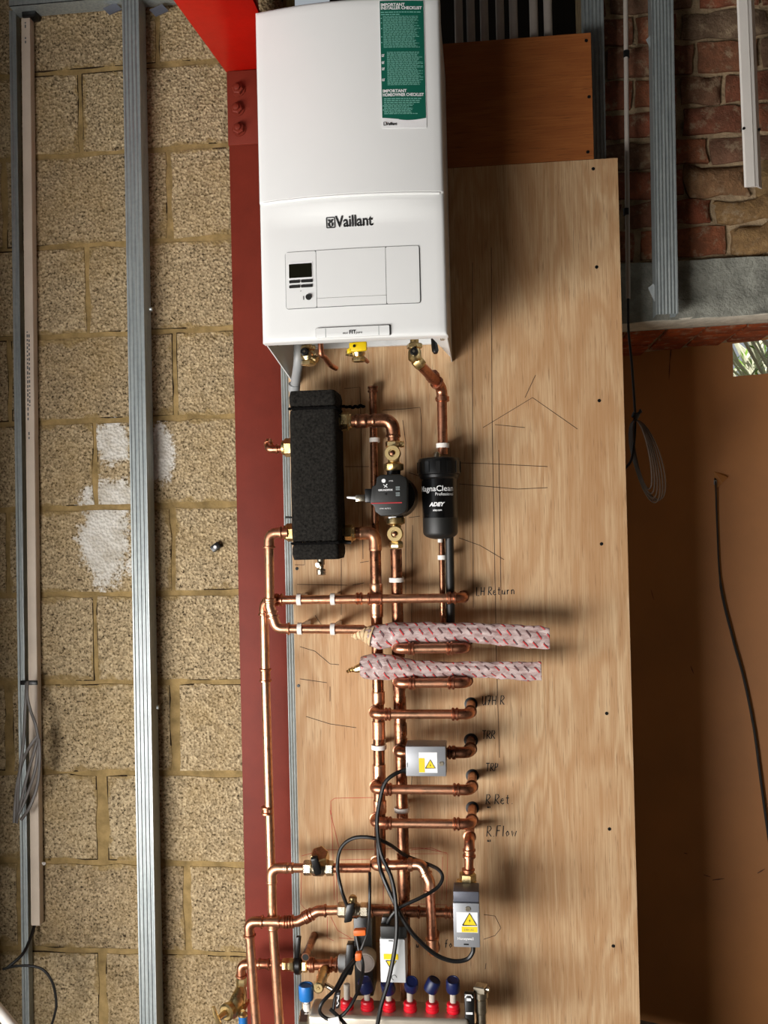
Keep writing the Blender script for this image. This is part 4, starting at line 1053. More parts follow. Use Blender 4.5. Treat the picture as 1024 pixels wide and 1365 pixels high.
# 22mm spare upright behind the pump loop
run('thin copper upright pipe with open top, behind the pump pipe', [P(497, 515, -.028), P(501, 735, -.028)], .0092, COPPER_OLD, couplings=[(P(497.1, 519, -.028), (0, 0, 1), .016)])
pz_ = P(462, 562, -.09).z
run('thick copper pipe from upper right of foam box to pump', [V((hx1_+.02, -.09, pz_)), V((P(524, 562, -.09).x, -.09, pz_)), P(525, 592, -.085)], .0145, COPPER_OLD, COPPER_OLD, couplings=[(V((P(482, 562, -.09).x, -.09, pz_)), (1, 0, 0), .03)], ring=1.2)
z7 = P(466, 711, -.07).z
run('left thick copper riser from lower right of foam box down to elbow', [V((hx1_+.02, -.07, z7)), V((P(500, 711, YV).x, YV, z7)), P(502, 811, YV), P(505, 973, YV), P(507, 1143, YV)], R28, COPPER_OLD, COPPER,
    couplings=[(P(501.8, 793, YV), (0, 0, 1), .055), (P(504.5, 930, YV), (0, 0, 1), .03), (P(505.5, 1030, YV), (0, 0, 1), .04), (P(506.5, 1075, YV), (0, 0, 1), .03)], ring=1.15, R=1.6)
run('right thick copper riser dropping from pump to the manifold', [P(528, 732, -.066), P(533, 940, -.066), P(538, 1150, -.066), P(541, 1338, -.066)], R28, COPPER_OLD, COPPER_OLD,
    couplings=[(P(530.8, 862, -.066), (0, 0, 1), .05), (P(532, 906, -.066), (0, 0, 1), .05), (P(534, 972, -.066), (0, 0, 1), .03), (P(535, 998, -.066), (0, 0, 1), .05), (P(538.5, 1172, -.066), (0, 0, 1), .06)], ring=1.12)
def branch(label, lx, ly, rx, ry, vy, y=YHZ, mat=COPPER, fit=ORANGE_FIT, r=R22):
    a = P(lx, ly, y); b = P(rx, ry, y); b.z = a.z = (a.z+b.z)/2
    cps = [(a+V((.035, 0, 0)), (1, 0, 0), .016), (b-V((.035, 0, 0)), (1, 0, 0), .016)]
    return run(label, [V((a.x+.004, vy, a.z)), a, b, V((b.x, .0, b.z))], r, mat, fit, couplings=cps, grommet=True, sock=1.2)
branch('short copper pipe just under the upper wrapped pipe', 528, 865, 620, 864, -.070, -.13)
branch('short copper pipe just under the lower wrapped pipe', 529, 911, 622, 910, -.070, -.13)
branch('copper pipe ending at the handwriting U7H R', 497, 953, 627, 951, -.062)
branch('copper pipe ending at the handwriting TRP', 498, 1053, 629, 1052, -.062)
branch('copper pipe ending at the handwriting R Ret.', 498, 1097.5, 629, 1098, -.062)
a = P(592, 1003, YHZ); b = P(627, 1003, YHZ); b.z = a.z
run('dark copper elbow from upper actuator into hole marked TRR', [a, b, V((b.x, 0, b.z))], .0115, COPPER_OLD, COPPER_OLD, grommet=True, couplings=[(P(602, 1003, YHZ), (1, 0, 0), .016)])
a = P(531, 1003, YHZ)
run('tarnished copper elbow from right riser into upper actuator', [V((a.x+.003, -.072, a.z)), a, V((P(548, 1003, YHZ).x, YHZ, a.z))], .0115, COPPER_OLD, COPPER_OLD, sock=.8)
a = P(626, 1122, YHZ); b = P(624, 1192, YHZ)
run('copper pipe under R.Flow mark dropping into the right-hand actuator', [V((a.x, 0, a.z)), a, b], R22, ORANGE_FIT, ORANGE_FIT,
    couplings=[(P(625.5, 1137, YHZ), (0, 0, 1), .020), (P(624.5, 1163, YHZ), (0, 0, 1), .02), (P(624, 1178, YHZ), (0, 0, 1), .022)])
# horizontal pipes at the bottom
yb_ = -.10
a = P(361, 1157, yb_); 
run('copper pipe with elbow left of the upper ball valve, dropping beside column', [P(408, 1157, yb_), P(362, 1157, yb_), P(363.5, 1230, yb_), P(373, 1372, yb_)], R22, COPPER, COPPER, couplings=[(P(386, 1157, yb_), (1, 0, 0), .02)], ring=1.2)
c = P(499, 1154, yb_)
run('copper pipe between the upper ball valve and the left riser elbow', [P(441, 1157, yb_), P(494, 1157, yb_)], R22, ORANGE_FIT)
run('copper pipe crossing from riser elbow and dropping to open end', [V((c.x+.004, -.062, c.z)), c, P(562, 1152, -.115), P(573, 1176, -.125), P(577, 1271, -.125), V((P(577, 1271, -.125).x, -.02, P(577, 1271, -.125).z))], R22*1.05, ORANGE_FIT, COPPER,
    couplings=[(P(547, 1152.5, -.112), (1, 0, 0), .012)], R=1.7)
yl = -.118
run('copper pipe rising beside column and kinking into the lower ball valve', [P(342, 1372, yl), P(331.5, 1228.5, yl), P(380, 1229, yl), P(398, 1228, yl), P(424, 1214, yl), P(456, 1213, yl)], R22, COPPER, ORANGE_FIT,
    couplings=[(P(381, 1229, yl), (1, 0, 0), .014), (P(410, 1221.5, yl), (26, 0, 14), .012)], R=1.7)
run('copper pipe from the lower ball valve to the right-hand actuator', [P(488, 1214, yl), P(612, 1217, yl)], R22, COPPER_OLD, COPPER_OLD, couplings=[(P(549, 1215.5, yl), (1, 0, 0), .04), (P(598, 1216.5, yl), (1, 0, 0), .018), (P(508, 1214.5, yl), (1, 0, 0), .05)])
yt = -.05
run('copper pipe with left elbow feeding the brass garden tap', [P(322, 1315, yt), P(321.5, 1285, yt), P(378, 1285.5, yt)], R22*.92, ORANGE_FIT, ORANGE_FIT, couplings=[(P(352, 1285, yt), (1, 0, 0), .03)], R=1.6)
st = run('open copper stub poking out of the board above the brass tee', [V((P(419, 1247, 0).x, .004, P(419, 1247, 0).z)), V((P(419, 1247, 0).x, -.115, P(419, 1247, 0).z))], .0095, COPPER_OLD)
e_ = V((P(419, 1247, 0).x, -.1155, P(419, 1247, 0).z)); MB().lathe(e_, (0, -1, 0), [(0, .0075), (.0004, .007)], 16).build('open_end', BLACKP, st)

# filter pipes
yf = -.068
run('copper pipe with offset bend from boiler valve to black filter', [h+V((.012, .012, -.024)), P(589, 517, yf), P(590.5, 606, yf)], .0118, ORANGE_FIT, ORANGE_FIT, couplings=[(P(590, 532, yf), (0, 0, 1), .014), (P(577, 502, -.095), P(589, 517, yf)-P(560, 482, -.14), .014)], R=2.2, sock=1.0)
run('thin copper pipe under the black filter', [P(589, 716, -.05), P(591, 856, -.05)], .0072, COPPER_OLD)
run('black pipe dropping from the black filter to the wrapped pipe', [P(599, 712, -.062), P(600.5, 800, -.042), P(601, 850, -.042)], .0105, BLACKM, BLACKM, name='black_pipe', ring=1.05, sock=.5)

# ================================================================== pipe clips
def clip(label, c, axis, r, w=.0105):
    root = thing('pipe_clip', label, 'clip', (c.x, .0, c.z), 'white pipe clips on the board')
    d = V(axis).normalized(); mb = MB()
    x, y, _ = frame(d)
    # open ring: outer band with thickness
    prof = [(0, r*1.04), (0, r*1.32), (w, r*1.32), (w, r*1.04)]
    seg = 22; p0 = c-d*w/2; vs = []; fs = []
    for t, rr in prof: vs += [p0+d*t+(x*math.cos(2*PI*k/seg)+y*math.sin(2*PI*k/seg))*rr for k in range(seg)]
    for i in range(4):
        for k in range(seg):
            a = i*seg+k; b = i*seg+(k+1) % seg; j = (i+1) % 4; fs.append((a, b, j*seg+(k+1) % seg, j*seg+k))
    mb.add(vs, fs); mb.build('ring', CLIPW, root)
    yb = c.y+r*1.25
    MB().obox((c.x, (yb+.0)/2-.0002, c.z), d*w*.5, (0, abs(yb)/2+.0002, 0), d.cross(V((0, 1, 0)))*r*.75).build('stem', CLIPW, root, bevel=.001)
for (lb, x, y, yy, ax, r) in (('white clip on the upper crossing pipe, nearest the column', 399, 799, -.085, (1, 0, 0), R22), ('white clip on the upper crossing pipe, nearer the risers', 444, 798.5, -.085, (1, 0, 0), R22),
                           ('white clip on the lower crossing pipe, nearest the column', 400, 838, -.1115, (1, 0, 0), R22), ('white clip on the lower crossing pipe, near the wrapped end', 444, 838.5, -.108, (1, 0, 0), R22),
                           ('white clip on the thin upright pipe left of pump', 499.5, 586.5, -.028, (0, 0, 1), .0098), ('white clip on the pipe above the black filter', 590.3, 594, -.068, (0, 0, 1), .0118),
                           ('white clip on the right riser under the pump', 529, 773, -.066, (0, 0, 1), R28), ('white clip on the thin pipe under black filter', 589.4, 743, -.05, (0, 0, 1), .0080),
                           ('white clip on the left riser beside the upper actuator', 505.3, 995.5, YV, (0, 0, 1), R28), ('white clip on the right riser below the upper actuator', 536, 1079, -.066, (0, 0, 1), R28)):
    clip(lb, P(x, y, yy), ax, r)

# ================================================================== pump with its valves
pc = P(519, 661, -.16)
pu_ = thing('circulation_pump', 'black circulation pump with red stripe between two brass valves', 'pump', (pc.x, -.08, pc.z-.055))
pp = [(496, 648), (501, 646), (502, 636), (507, 633), (532, 632), (541, 636), (543, 642), (543, 676), (540, 683), (531, 687), (508, 688), (500, 682), (499, 675), (493, 671)]
def facepoly(pts, y0, y1):
    q = [P(x, y, y0) for x, y in pts]; return MB().prism([(p.x, p.z) for p in q], (0, y0, 0), (1, 0, 0), (0, 0, 1), (0, y1-y0, 0))
chd = facepoly(pp, -.165, -.115).build('control_head', BLACKM, pu_, bevel=.003)
c = P(527, 662, -.12); 
mb = MB(); mb.lathe((c.x, -.118, c.z), (0, 1, 0), [(0, .046), (.03, .046), (.04, .050), (.06, .050), (.075, .040)], 28); mb.build('motor_housing', BLACKP, pu_)
axx = P(526, 661, -.085).x
mb = MB(); mb.cyl((axx, -.085, P(526, 640, -.085).z), (axx-.001, -.085, P(526, 627, -.085).z), .0165, seg=18); mb.cyl((axx, -.085, P(527, 680, -.085).z), (axx+.001, -.085, P(527, 698, -.085).z), .0165, seg=18); mb.build('volute_port', BLACKP, pu_)
q0, q1 = P(494, 673, -.166), P(536, 669.5, -.166)
MB().box(q0.x+.001, q1.x, -.1662, -.1648, q0.z+.002, q0.z+.0045).build('stripe', REDLINE, chd)
fpz = lambda x, z_: (x, -.1656, z_)
tx = MB(); q = P(504.3, 654.5, -.165); put_text(tx, text_mesh('GRUNDFOS', .0055, .03, stretch=1.12), lambda a, b: fpz(q.x+a, q.z+b))
q = P(506, 678.8, -.165); put_text(tx, text_mesh('UPM3 AUTO L', .0042, .01), lambda a, b: fpz(q.x+a, q.z+b))
q = P(518, 642, -.165); put_text(tx, text_mesh('UPM3', .0042, .0), lambda a, b: fpz(q.x+a, q.z+b))
q = P(511.5, 641, -.165); tx.lathe((q.x, -.1652, q.z), (0, -1, 0), [(0, .0046), (.0006, .0046)], 18)
q = P(514, 647.5, -.165)
for s_ in (((-.005, .003), (0, -.001)), ((0, -.001), (.004, .004)), ((0, -.001), (-.003, -.004)), ((.001, -.001), (.004, -.004))):
    tx.strip([(q.x+a, 0, q.z+b) for a, b in s_], .0016, -.1656)
tx.build('lettering', INKW, chd, smooth=False)
q = P(511.5, 641, -.165); MB().add([fpz(q.x-.0015, q.z+.0025), fpz(q.x+.0025, q.z), fpz(q.x-.0015, q.z-.0025)], [(0, 1, 2)]).build('arrow', BLACKP, chd, smooth=False)
q = P(514.5, 658.5, -.165); MB().lathe((q.x, -.1645, q.z), (0, -1, 0), [(0, .0028), (.0018, .0024)], 12).build('button', BLACKP, chd)
dd = MB()
for (cx, cy) in ((530.5, 651), (530.5, 658.8)):
    q = P(cx, cy, -.165)
    for i in range(5):
        for j in range(2): dd.add([fpz(q.x-.0046+.0019*i, q.z-.0042+.0048*j), fpz(q.x-.0034+.0019*i, q.z-.0042+.0048*j), fpz(q.x-.0034+.0019*i, q.z-.0005+.0048*j), fpz(q.x-.0046+.0019*i, q.z-.0005+.0048*j)], [(0, 1, 2, 3)])
dd.build('indicator', INKG, chd, smooth=False)
q = P(487, 661, -.13); MB().obox((P(493, 661, -.14).x, -.135, q.z), (.011, 0, 0), (0, .012, 0), (0, 0, .016)).build('plug_socket', BLACKP, pu_, bevel=.003)
pgp = MB(); pgp.obox((P(481, 664, -.135).x, -.137, P(481, 664, -.135).z), (.011, 0, .0006), (0, .009, 0), (0, 0, .008)); pgp.build('plug', NICKEL, pu_, bevel=.002)
q = P(475, 664, -.14); MB().tube([V((P(478, 664, -.137).x, -.137, q.z)), P(470, 663.5, -.137), P(463, 663, -.13)], [.004, .003, .0025], 8).build('plug_tail', INKW, pu_)
q = P(541, 693, -.14); 
def pumpvalve(label, px, py, up):
    c = P(px, py, -.085); c.x = axx+(0 if up else .0015)
    root = thing('isolating_valve', label, 'valve', c-V((0, 0, .035)))
    s_ = 1 if up else -1
    mb = MB()
    if up:
        mb.hexnut(c+V((0, 0, .016)), c+V((0, 0, .030)), .0195); mb.cyl(c+V((0, 0, -.022)), c+V((0, 0, .018)), .0135, seg=18); mb.lathe(c+V((0, 0, -.040)), (0, 0, 1), [(0, .022), (.003, .024), (.015, .024), (.020, .015)], 10)
    else:
        mb.lathe(c+V((0, 0, .038)), (0, 0, -1), [(0, .021), (.003, .0225), (.014, .0225), (.018, .014)], 14); mb.cyl(c+V((0, 0, -.02)), c+V((0, 0, .024)), .0125, seg=18); mb.hexnut(c+V((0, 0, -.034)), c+V((0, 0, -.018)), .0165)
    mb.build('body', BRASS, root)
    d = MB().lathe(c+V((0, -.010, 0)), (0, -1, 0), [(0, .0185), (.018, .0185), (.021, .017), (.021, .009), (.017, .0085)], 24); d.build('stem_cap', BRASSP, root)
    MB().lathe(c+V((0, -.027, 0)), (0, -1, 0), [(0, .0062), (.003, .0062), (.004, .0045)], 8).build('spindle', COPPER_OLD, root)
    if up: MB().lathe(c+V((.016, 0, .022)), (1, 0, 0), [(0, .008), (.009, .008)], 10).build('plug', BRASS, root)
pumpvalve('brass isolating valve on top of the black pump', 523.5, 605, True)
pumpvalve('brass isolating valve beneath the black pump', 527, 711.5, False)
ar = P(536, 687, -.13); mb = MB(); mb.strip([P(518, 690, -.104), P(528, 690, -.104)], .004, -.104); mb.strip([P(531, 687, -.104), P(537, 684, -.104)], .004, -.104); mb.build('flow_mark', INKW, pu_)

# ================================================================== magnetic filter
fc = P(585.5, 660, -.10); fx = fc.x; FYc = -.075
fz = lambda py: P(586, py, FYc-.04).z
mf = thing('magnetic_filter', 'black cylindrical magnetic filter canister with white lettering', 'filter', (fx, FYc, fz(718)))
mb = MB(); zb0 = fz(719); mb.lathe((fx, FYc, zb0), (0, 0, 1), [(0, .012), (.002, .024), (.006, .034), (.011, .0395), (.016, .041), (fz(690)-zb0, .0415)], 36); mb.build('bowl', BLACKM, mf)
slv = MB().lathe((fx, FYc, fz(690)), (0, 0, 1), [(0, .0418), (fz(636)-fz(690), .0425)], 36).build('sleeve', BLACKG, mf)
z0 = fz(638); mb = MB(); mb.lathe((fx, FYc, z0), (0, 0, 1), [(0, .042), (.004, .046), (.010, .0465), (.012, .050), (.044, .050), (.049, .047), (.052, .03), (.053, .012)], 36)
for k in range(12):
    th = 2*PI*k/12; mb.obox((fx+.0500*math.cos(th), FYc+.0500*math.sin(th), z0+.028), (.0015*math.cos(th), .0015*math.sin(th), 0), (-.005*math.sin(th), .005*math.cos(th), 0), (0, 0, .013))
mb.build('cap', BLACKP, mf)
q = P(582, 607, -.11); MB().lathe((q.x, -.095, z0+.050), (0, 0, 1), [(0, .009), (.010, .008), (.014, .005)], 12).build('air_vent', NICKEL, mf)
MB().cyl((fx-.001, FYc, zb0+.002), (fx-.001, FYc, zb0-.008), .006, seg=12).build('drain_nipple', PVC, mf)
def cyltext(mb, s_, px, py, size, bold, width_px, shear=0):
    tmm = text_mesh(s_, size, bold, shear); w_ = max(a for a, b in tmm[0]); x0 = P(px, py, FYc-.042).x-fx; k_ = width_px/w_
    R_ = .0431; zz = fz(py)
    vs = []
    for a, b in tmm[0]:
        th = (x0+a*k_)/R_; vs.append((fx+R_*math.sin(th), FYc-R_*math.cos(th), zz+b))
    mb.add(vs, tmm[1])
tx = MB()
cyltext(tx, 'MagnaClean', 553.5, 654.5, .0185, .008, .092)
cyltext(tx, 'Professional', 580, 660.5, .0105, .0, .046)
cyltext(tx, 'ADEY', 572, 674.5, .0125, .05, .038, .3)
cyltext(tx, 'adey.com', 577, 681, .0066, .02, .021)
tx.build('lettering', INKW, slv, smooth=False)

# ================================================================== film-wrapped pipes
def wrap(label, cl_, hts, yl_, yr, name='wrapped_pipe'):
    # cl_: list of (px, centre py), hts: half heights in px, flattening towards the right end
    n = len(cl_); secs = smoothpath([P(x, y, yl_+(yr-yl_)*i/(n-1)) for i, (x, y) in enumerate(cl_)], 9)
    hh = [];
    for i in range(n-1):
        for k in range(9): hh.append(hts[i]+(hts[i+1]-hts[i])*k/9)
    hh.append(hts[-1]); seg = 40; vs = []; uvs = []; N = len(secs); fs = []
    root = thing(name, label, 'pipe', secs[N//2]-V((0, 0, .03)))
    o_ = ORG[root.name]
    for i, c in enumerate(secs):
        q = i/(N-1); hz = hh[i]/577; dp = hz*(1 if q < .15 else max(.16, 1-(q-.15)*1.15)); dp = min(dp, .021)
        if i == 0: dp = hz
        for k in range(seg):
            th = 2*PI*k/seg
            w_ = noise.noise(V((c.x*30, k*.35, 1)))*.0030+noise.noise(V((c.x*70, math.cos(th)*2.5, math.sin(th)*2.5)))*.0018
            y = c.y+(dp+w_*.8)*math.cos(th); z_ = c.z+(hz+w_)*math.sin(th)
            vs.append(V((c.x, y, z_))-o_)
    for i in range(N-1):
        for k in range(seg): fs.append((i*seg+k, i*seg+(k+1) % seg, (i+1)*seg+(k+1) % seg, (i+1)*seg+k))
    fs.append(tuple(range(seg))[::-1]); fs.append(tuple(range((N-1)*seg, N*seg)))
    me = bpy.data.meshes.new('film'); me.from_pydata(vs, [], fs); uvl = me.uv_layers.new()
    s0 = secs[0].x
    for poly in me.polygons:
        ks = [me.loops[li].vertex_index % seg for li in poly.loop_indices]; wrapk = (0 in ks and seg-1 in ks)
        for li in poly.loop_indices:
            vi = me.loops[li].vertex_index; k = vi % seg; i = vi//seg
            kk = k+(seg if wrapk and k == 0 else 0)
            uvl.data[li].uv = (secs[i].x-s0, kk/seg*.1)
    me.polygons.foreach_set('use_smooth', [True]*len(me.polygons)); me.materials.append(FILM)
    o = bpy.data.objects.new('film', me); COL.objects.link(o); o.parent = root; ORG[o.name] = o_
    return root, secs
w1, s1_ = wrap('longer film-wrapped pipe, the upper of the two', [(484, 846), (492, 847), (505, 849), (530, 845), (580, 844), (630, 844), (680, 847), (716, 850), (733, 851)], [5, 12, 17, 16, 14, 13, 14.5, 15.5, 14], -.105, -.112)
e = MB(); c = s1_[0]
e.tube(smoothpath([P(469, 846, -.105), P(475, 847, -.105), P(482, 845, -.105), P(489, 846, -.105), P(497, 848, -.106)], 4), [.005+.0015*math.sin(i*2.1)+.0013*i for i in range(17)], 9); e.build('crumpled_end', PAPER, w1)
w2, s2_ = wrap('shorter film-wrapped pipe, the lower of the two', [(481, 889), (488, 889), (500, 888.5), (520, 889), (560, 893), (600, 893), (650, 893), (700, 895), (722, 895)], [13, 16.5, 18, 17, 12.5, 10.5, 10.5, 12.5, 12.5], -.108, -.114)
e = MB(); e.tube(smoothpath([P(462, 896, -.108), P(468, 893, -.108), P(475, 892, -.108), P(484, 889, -.108)], 4), [.002, .005, .003, .006, .0045, .007, .0055, .008, .009, .010, .011, .012, .012], 9); e.build('crumpled_end', BRASS, w2)

# ================================================================== zone valve actuators
def act_label(par, c, w, h_, y, upside=False, side=False):
    x0, z0 = c.x-w/2, c.z-h_/2
    MB().box(x0, x0+w, y-.0004, y, z0, z0+h_).build('sticker', INKW, par)
def rect(mb, x0, x1, z0, z1, y): mb.add([(x0, y, z0), (x1, y, z0), (x1, y, z1), (x0, y, z1)], [(0, 1, 2, 3)])
def tri(mb, cx, cz, s_, y, up=1): mb.add([(cx-s_*.58, y, cz-up*s_*.45), (cx+s_*.58, y, cz-up*s_*.45), (cx, y, cz+up*s_*.55)], [(0, 1, 2)])
def tri_out(mb, cx, cz, s_, y, up=1):
    p = [V((cx-s_*.58, y, cz-up*s_*.45)), V((cx+s_*.58, y, cz-up*s_*.45)), V((cx, y, cz+up*s_*.55))]; mb.tube(p+[p[0], p[0]+(p[1]-p[0])*.1], s_*.045, 4)
def bolt_sign(mb, cx, cz, s_, y): mb.add([(cx+.10*s_, y, cz+.28*s_), (cx-.12*s_, y, cz-.02*s_), (cx+.02*s_, y, cz-.02*s_), (cx-.06*s_, y, cz-.3*s_), (cx+.14*s_, y, cz+.06*s_), (cx, y, cz+.06*s_)], [(0, 1, 2, 5), (2, 3, 4, 5)])
# upper, horizontal
x0, x1 = P(541, 1014, -.175).x, P(594.5, 1014, -.175).x; z1, z0 = P(568, 995, -.175).z, P(568, 1035, -.175).z
A1 = thing('valve_actuator', 'grey metal zone valve actuator lying sideways, warning sticker on front', 'actuator', ((x0+x1)/2, -.13, z0))
MB().box(x0, x1, -.175, -.112, z0, z1).build('case', ALU, A1, bevel=.002)
y = -.1754; lx = P(558.5, 1014, -.175).x; lx1 = P(583, 1014, -.175).x
cs, sn = math.cos(.10), math.sin(.10); lc = V(((lx+lx1)/2, y, P(570.5, 1016.5, -.175).z))
def rot(o): o.rotation_euler[1] = 0
s_ = MB(); rect(s_, lx, lx1, lc.z-.023, lc.z+.023, y-.0002); stk = s_.build('sticker', INKW, A1)
s_ = MB(); rect(s_, lx, lx+.013, lc.z-.022, lc.z+.010, y-.0005); tri(s_, lx+.0255, lc.z-.004, .019, y-.0005); s_.build('yellow_print', YELLAB, stk, smooth=False)
s_ = MB(); tri_out(s_, lx+.0255, lc.z-.004, .019, y-.0007); bolt_sign(s_, lx+.0255, lc.z-.006, .014, y-.0008); s_.build('warning_sign', INK, stk)
q = P(588.5, 1018, -.175); MB().lathe((q.x, y+.0005, q.z), (0, -1, 0), [(0, .0055), (.002, .005)], 14).build('screw', NICKEL, A1)
q = P(543, 1019, -.175); MB().box(q.x-.0005, q.x+.0008, y-.0002, y+.002, q.z-.006, q.z+.004).build('slot', BLACKP, A1)
q = P(541, 1026, -.15); MB().cyl((x0+.004, -.15, q.z), (x0-.008, -.15, q.z-.003), .007, seg=12).build('cable_gland', BLACKP, A1)
MB().box(x0+.006, x1-.006, -.113, -.100, z0+.008, z1-.008).build('valve_body', BRASS, A1, bevel=.003)
# right-hand, upright
x0, x1 = P(604.5, 1230, -.19).x, P(639.5, 1230, -.19).x; z1, zm, z0 = P(622, 1189.5, -.19).z, P(622, 1204, -.19).z, P(622, 1263, -.19).z
A2 = thing('valve_actuator', 'grey upright zone valve actuator with warning sticker, hanging at right', 'actuator', ((x0+x1)/2, -.14, z0))
MB().box(x0, x1, -.190, -.132, z0, zm).build('case', ALU, A2, bevel=.002); MB().box(x0+.001, x1, -.186, -.132, zm+.0005, z1).build('base', ALUD, A2, bevel=.002)
y = -.1904
s_ = MB(); cx = (x0+x1)/2; rect(s_, x0+.007, x1-.004, P(622, 1243, -.19).z, P(622, 1216, -.19).z, y); stk = s_.build('sticker', INKW, A2)
ty = P(622, 1226, -.19).z; bx = P(626, 1225, -.19).x
s_ = MB(); tri(s_, bx, ty, .028, y-.0003); rect(s_, bx-.018, x1-.005, P(622, 1242.5, -.19).z, P(622, 1235, -.19).z, y-.0003); s_.build('yellow_print', YELLAB, stk, smooth=False)
s_ = MB(); tri_out(s_, bx, ty, .027, y-.0006); bolt_sign(s_, bx, ty-.002, .018, y-.0006); s_.build('warning_sign', INK, stk)
s_ = MB(); q = P(610, 1252.5, -.19); put_text(s_, text_mesh('Honeywell', .0085, .02), lambda a, b: (q.x+a*.98, y-.0003, q.z+b)); s_.build('lettering', INKW, A2, smooth=False)
s_ = MB(); q = P(626, 1240.6, -.19); put_text(s_, text_mesh('230V AC', .0060, .0), lambda a, b: (bx-.013+a, y-.0005, q.z+b)); s_.build('small_print', SEAM, stk, smooth=False)
q = P(624, 1211.5, -.19); MB().lathe((q.x, y+.0006, q.z), (0, -1, 0), [(0, .0062), (.002, .0055)], 14).build('screw', NICKEL, A2)
q = P(622, 1258.5, -.19); MB().box(q.x-.006, q.x+.005, y-.0002, y+.002, q.z-.002, q.z+.001).build('slot', BLACKP, A2)
MB().hexnut((P(624, 1183, YHZ).x, -.12, z1-.002), (P(624, 1183, YHZ).x, -.12, z1+.018), .0195).build('compression_nut', BRASS, A2)
MB().box(x0+.006, x1-.006, -.134, -.104, z0+.045, z1-.001).build('valve_body', BRASS, A2, bevel=.003)
# lower, upside down
x0, x1 = P(507, 1280, -.20).x, P(540.5, 1280, -.20).x; z1, zm, z0 = P(522, 1236, -.2).z, P(522, 1252, -.20).z, P(522, 1310, -.20).z
A3 = thing('valve_actuator', 'pale upright zone valve actuator, sticker upside down, low on risers', 'actuator', ((x0+x1)/2, -.14, z0))
MB().box(x0, x1, -.20, -.142, z0, zm).build('case', ALUW, A3, bevel=.002); MB().box(x0+.001, x1+.004, -.196, -.142, zm+.0005, z1).build('base', BLACKM, A3, bevel=.002)
y = -.2004; yx0 = P(511.5, 1275, -.2).x; yx1 = P(531, 1275, -.2).x
s_ = MB(); rect(s_, yx0, yx1, P(520, 1279, -.2).z, P(520, 1271.5, -.2).z, y); tri(s_, (yx0+yx1)/2, P(520, 1286, -.2).z, .020, y, -1); s_.build('yellow_print', YELLAB, A3, smooth=False)
s_ = MB(); tri_out(s_, (yx0+yx1)/2, P(520, 1286, -.2).z, .020, y-.0003, -1); s_.build('warning_sign', INK, A3)
q = P(525.5, 1303, -.2); s_ = MB(); s_.tube([(q.x+.0055*math.cos(a*.5), y, q.z+.0055*math.sin(a*.5)) for a in range(10)], .0007, 5); s_.build('screw_ring', SEAM, A3)
q = P(521, 1254, -.2); MB().box(q.x-.005, q.x+.005, y-.0002, y+.001, q.z-.001, q.z+.001).build('slot', BLACKP, A3)
MB().box(x0+.006, x1-.004, -.143, -.080, z0+.01, z1-.006).build('valve_body', BRASS, A3, bevel=.003)
MB().obox((x0+.010, -.17, z1+.004), (.008, 0, 0), (0, .010, 0), (.002, 0, .010)).build('cable_gland', BLACKP, A3, bevel=.002)

# ================================================================== ball valves
def ballvalve(label, c, hx, lever):
    root = thing('ball_valve', label, 'valve', c-V((0, 0, .02)))
    mb = MB(); mb.hexnut(c-V((hx, 0, 0)), c-V((hx*.45, 0, 0)), .0178); mb.lathe(c-V((hx*.45, 0, 0)), (1, 0, 0), [(0, .014), (hx*.12, .0185), (hx*.7, .0185), (hx*.9, .014)], 20); mb.hexnut(c+V((hx*.45, 0, 0)), c+V((hx, 0, 0)), .0178)
    mb.cyl(c, c+V((0, -.026, .010)), .010, seg=14); mb.build('body', NICKEL, root); return root
c = P(425, 1157, yb_); bv = ballvalve('nickel ball valve on the upper bottom pipe, dark lever up', c, .036, 0)
MB().hexnut(c+V((.006, .002, .016)), c+V((.006, -.022, .042)), .021).build('bonnet_nut', BRASS, bv)
MB().obox(c+V((.0, -.032, .018)), (.0085, 0, .002), (0, .005, .003), (-.004, -.004, .021)).build('lever', BLACKP, bv, bevel=.004)
c = P(471, 1213, yl); bv = ballvalve('nickel ball valve on the lower bottom pipe, dark lever in front', c, .036, 0)
MB().lathe(c+V((.001, -.010, .022)), (0, 0, 1), [(0, .010), (.012, .010), (.016, .006)], 12).build('bonnet_nut', BRASS, bv)
MB().obox(c+V((-.004, -.034, .008)), (.0095, 0, .002), (0, .005, .0), (.004, 0, .022)).build('lever', BLACKP, bv, bevel=.004)

# ================================================================== brass tee line with drain cock, union, lever
yt2 = -.05
tl = thing('brass_union', 'brass union with black lever on the tap pipe, right of column', 'valve', P(405, 1300, yt2))
a, b = P(377, 1286, yt2), P(392, 1286, yt2); MB().hexnut(a, b, .0155).build('hex_body', BRASS, tl)
a, b = P(392, 1286, yt2), P(402, 1286, yt2); MB().cyl(a, b, .011, seg=14).build('neck', BRASS, tl)
c = P(398, 1285, -.075); MB().lathe(P(393, 1285, yt2), (1, 0, 0), [(0, .020), (.004, .0235), (.014, .0235), (.017, .020)], 18).build('black_ring', BLACKP, tl)
c = P(397, 1262, -.06); MB().obox((c.x, -.06, c.z), (.006, 0, 0), (0, .006, 0), (.003, 0, .026)).build('lever', BLACKP, tl, bevel=.003)
a, b = P(403, 1286, yt2), P(410, 1286, yt2); MB().hexnut(a, b, .018).build('nut', BRASS, tl)
run('copper tee pipe between the brass union and the pump union', [P(410, 1286, yt2), P(452, 1286, yt2)], .0125, ORANGE_FIT, couplings=[(P(416, 1286, yt2), (1, 0, 0), .014), (P(445, 1286, yt2), (1, 0, 0), .02)])
dc0 = P(434, 1288, yt2); dcv = P(424.5, 1318, -.15)
dcv = thing('drain_cock', 'brass drain cock pointing forward below the tee pipe', 'valve', P(424, 1325, -.12))
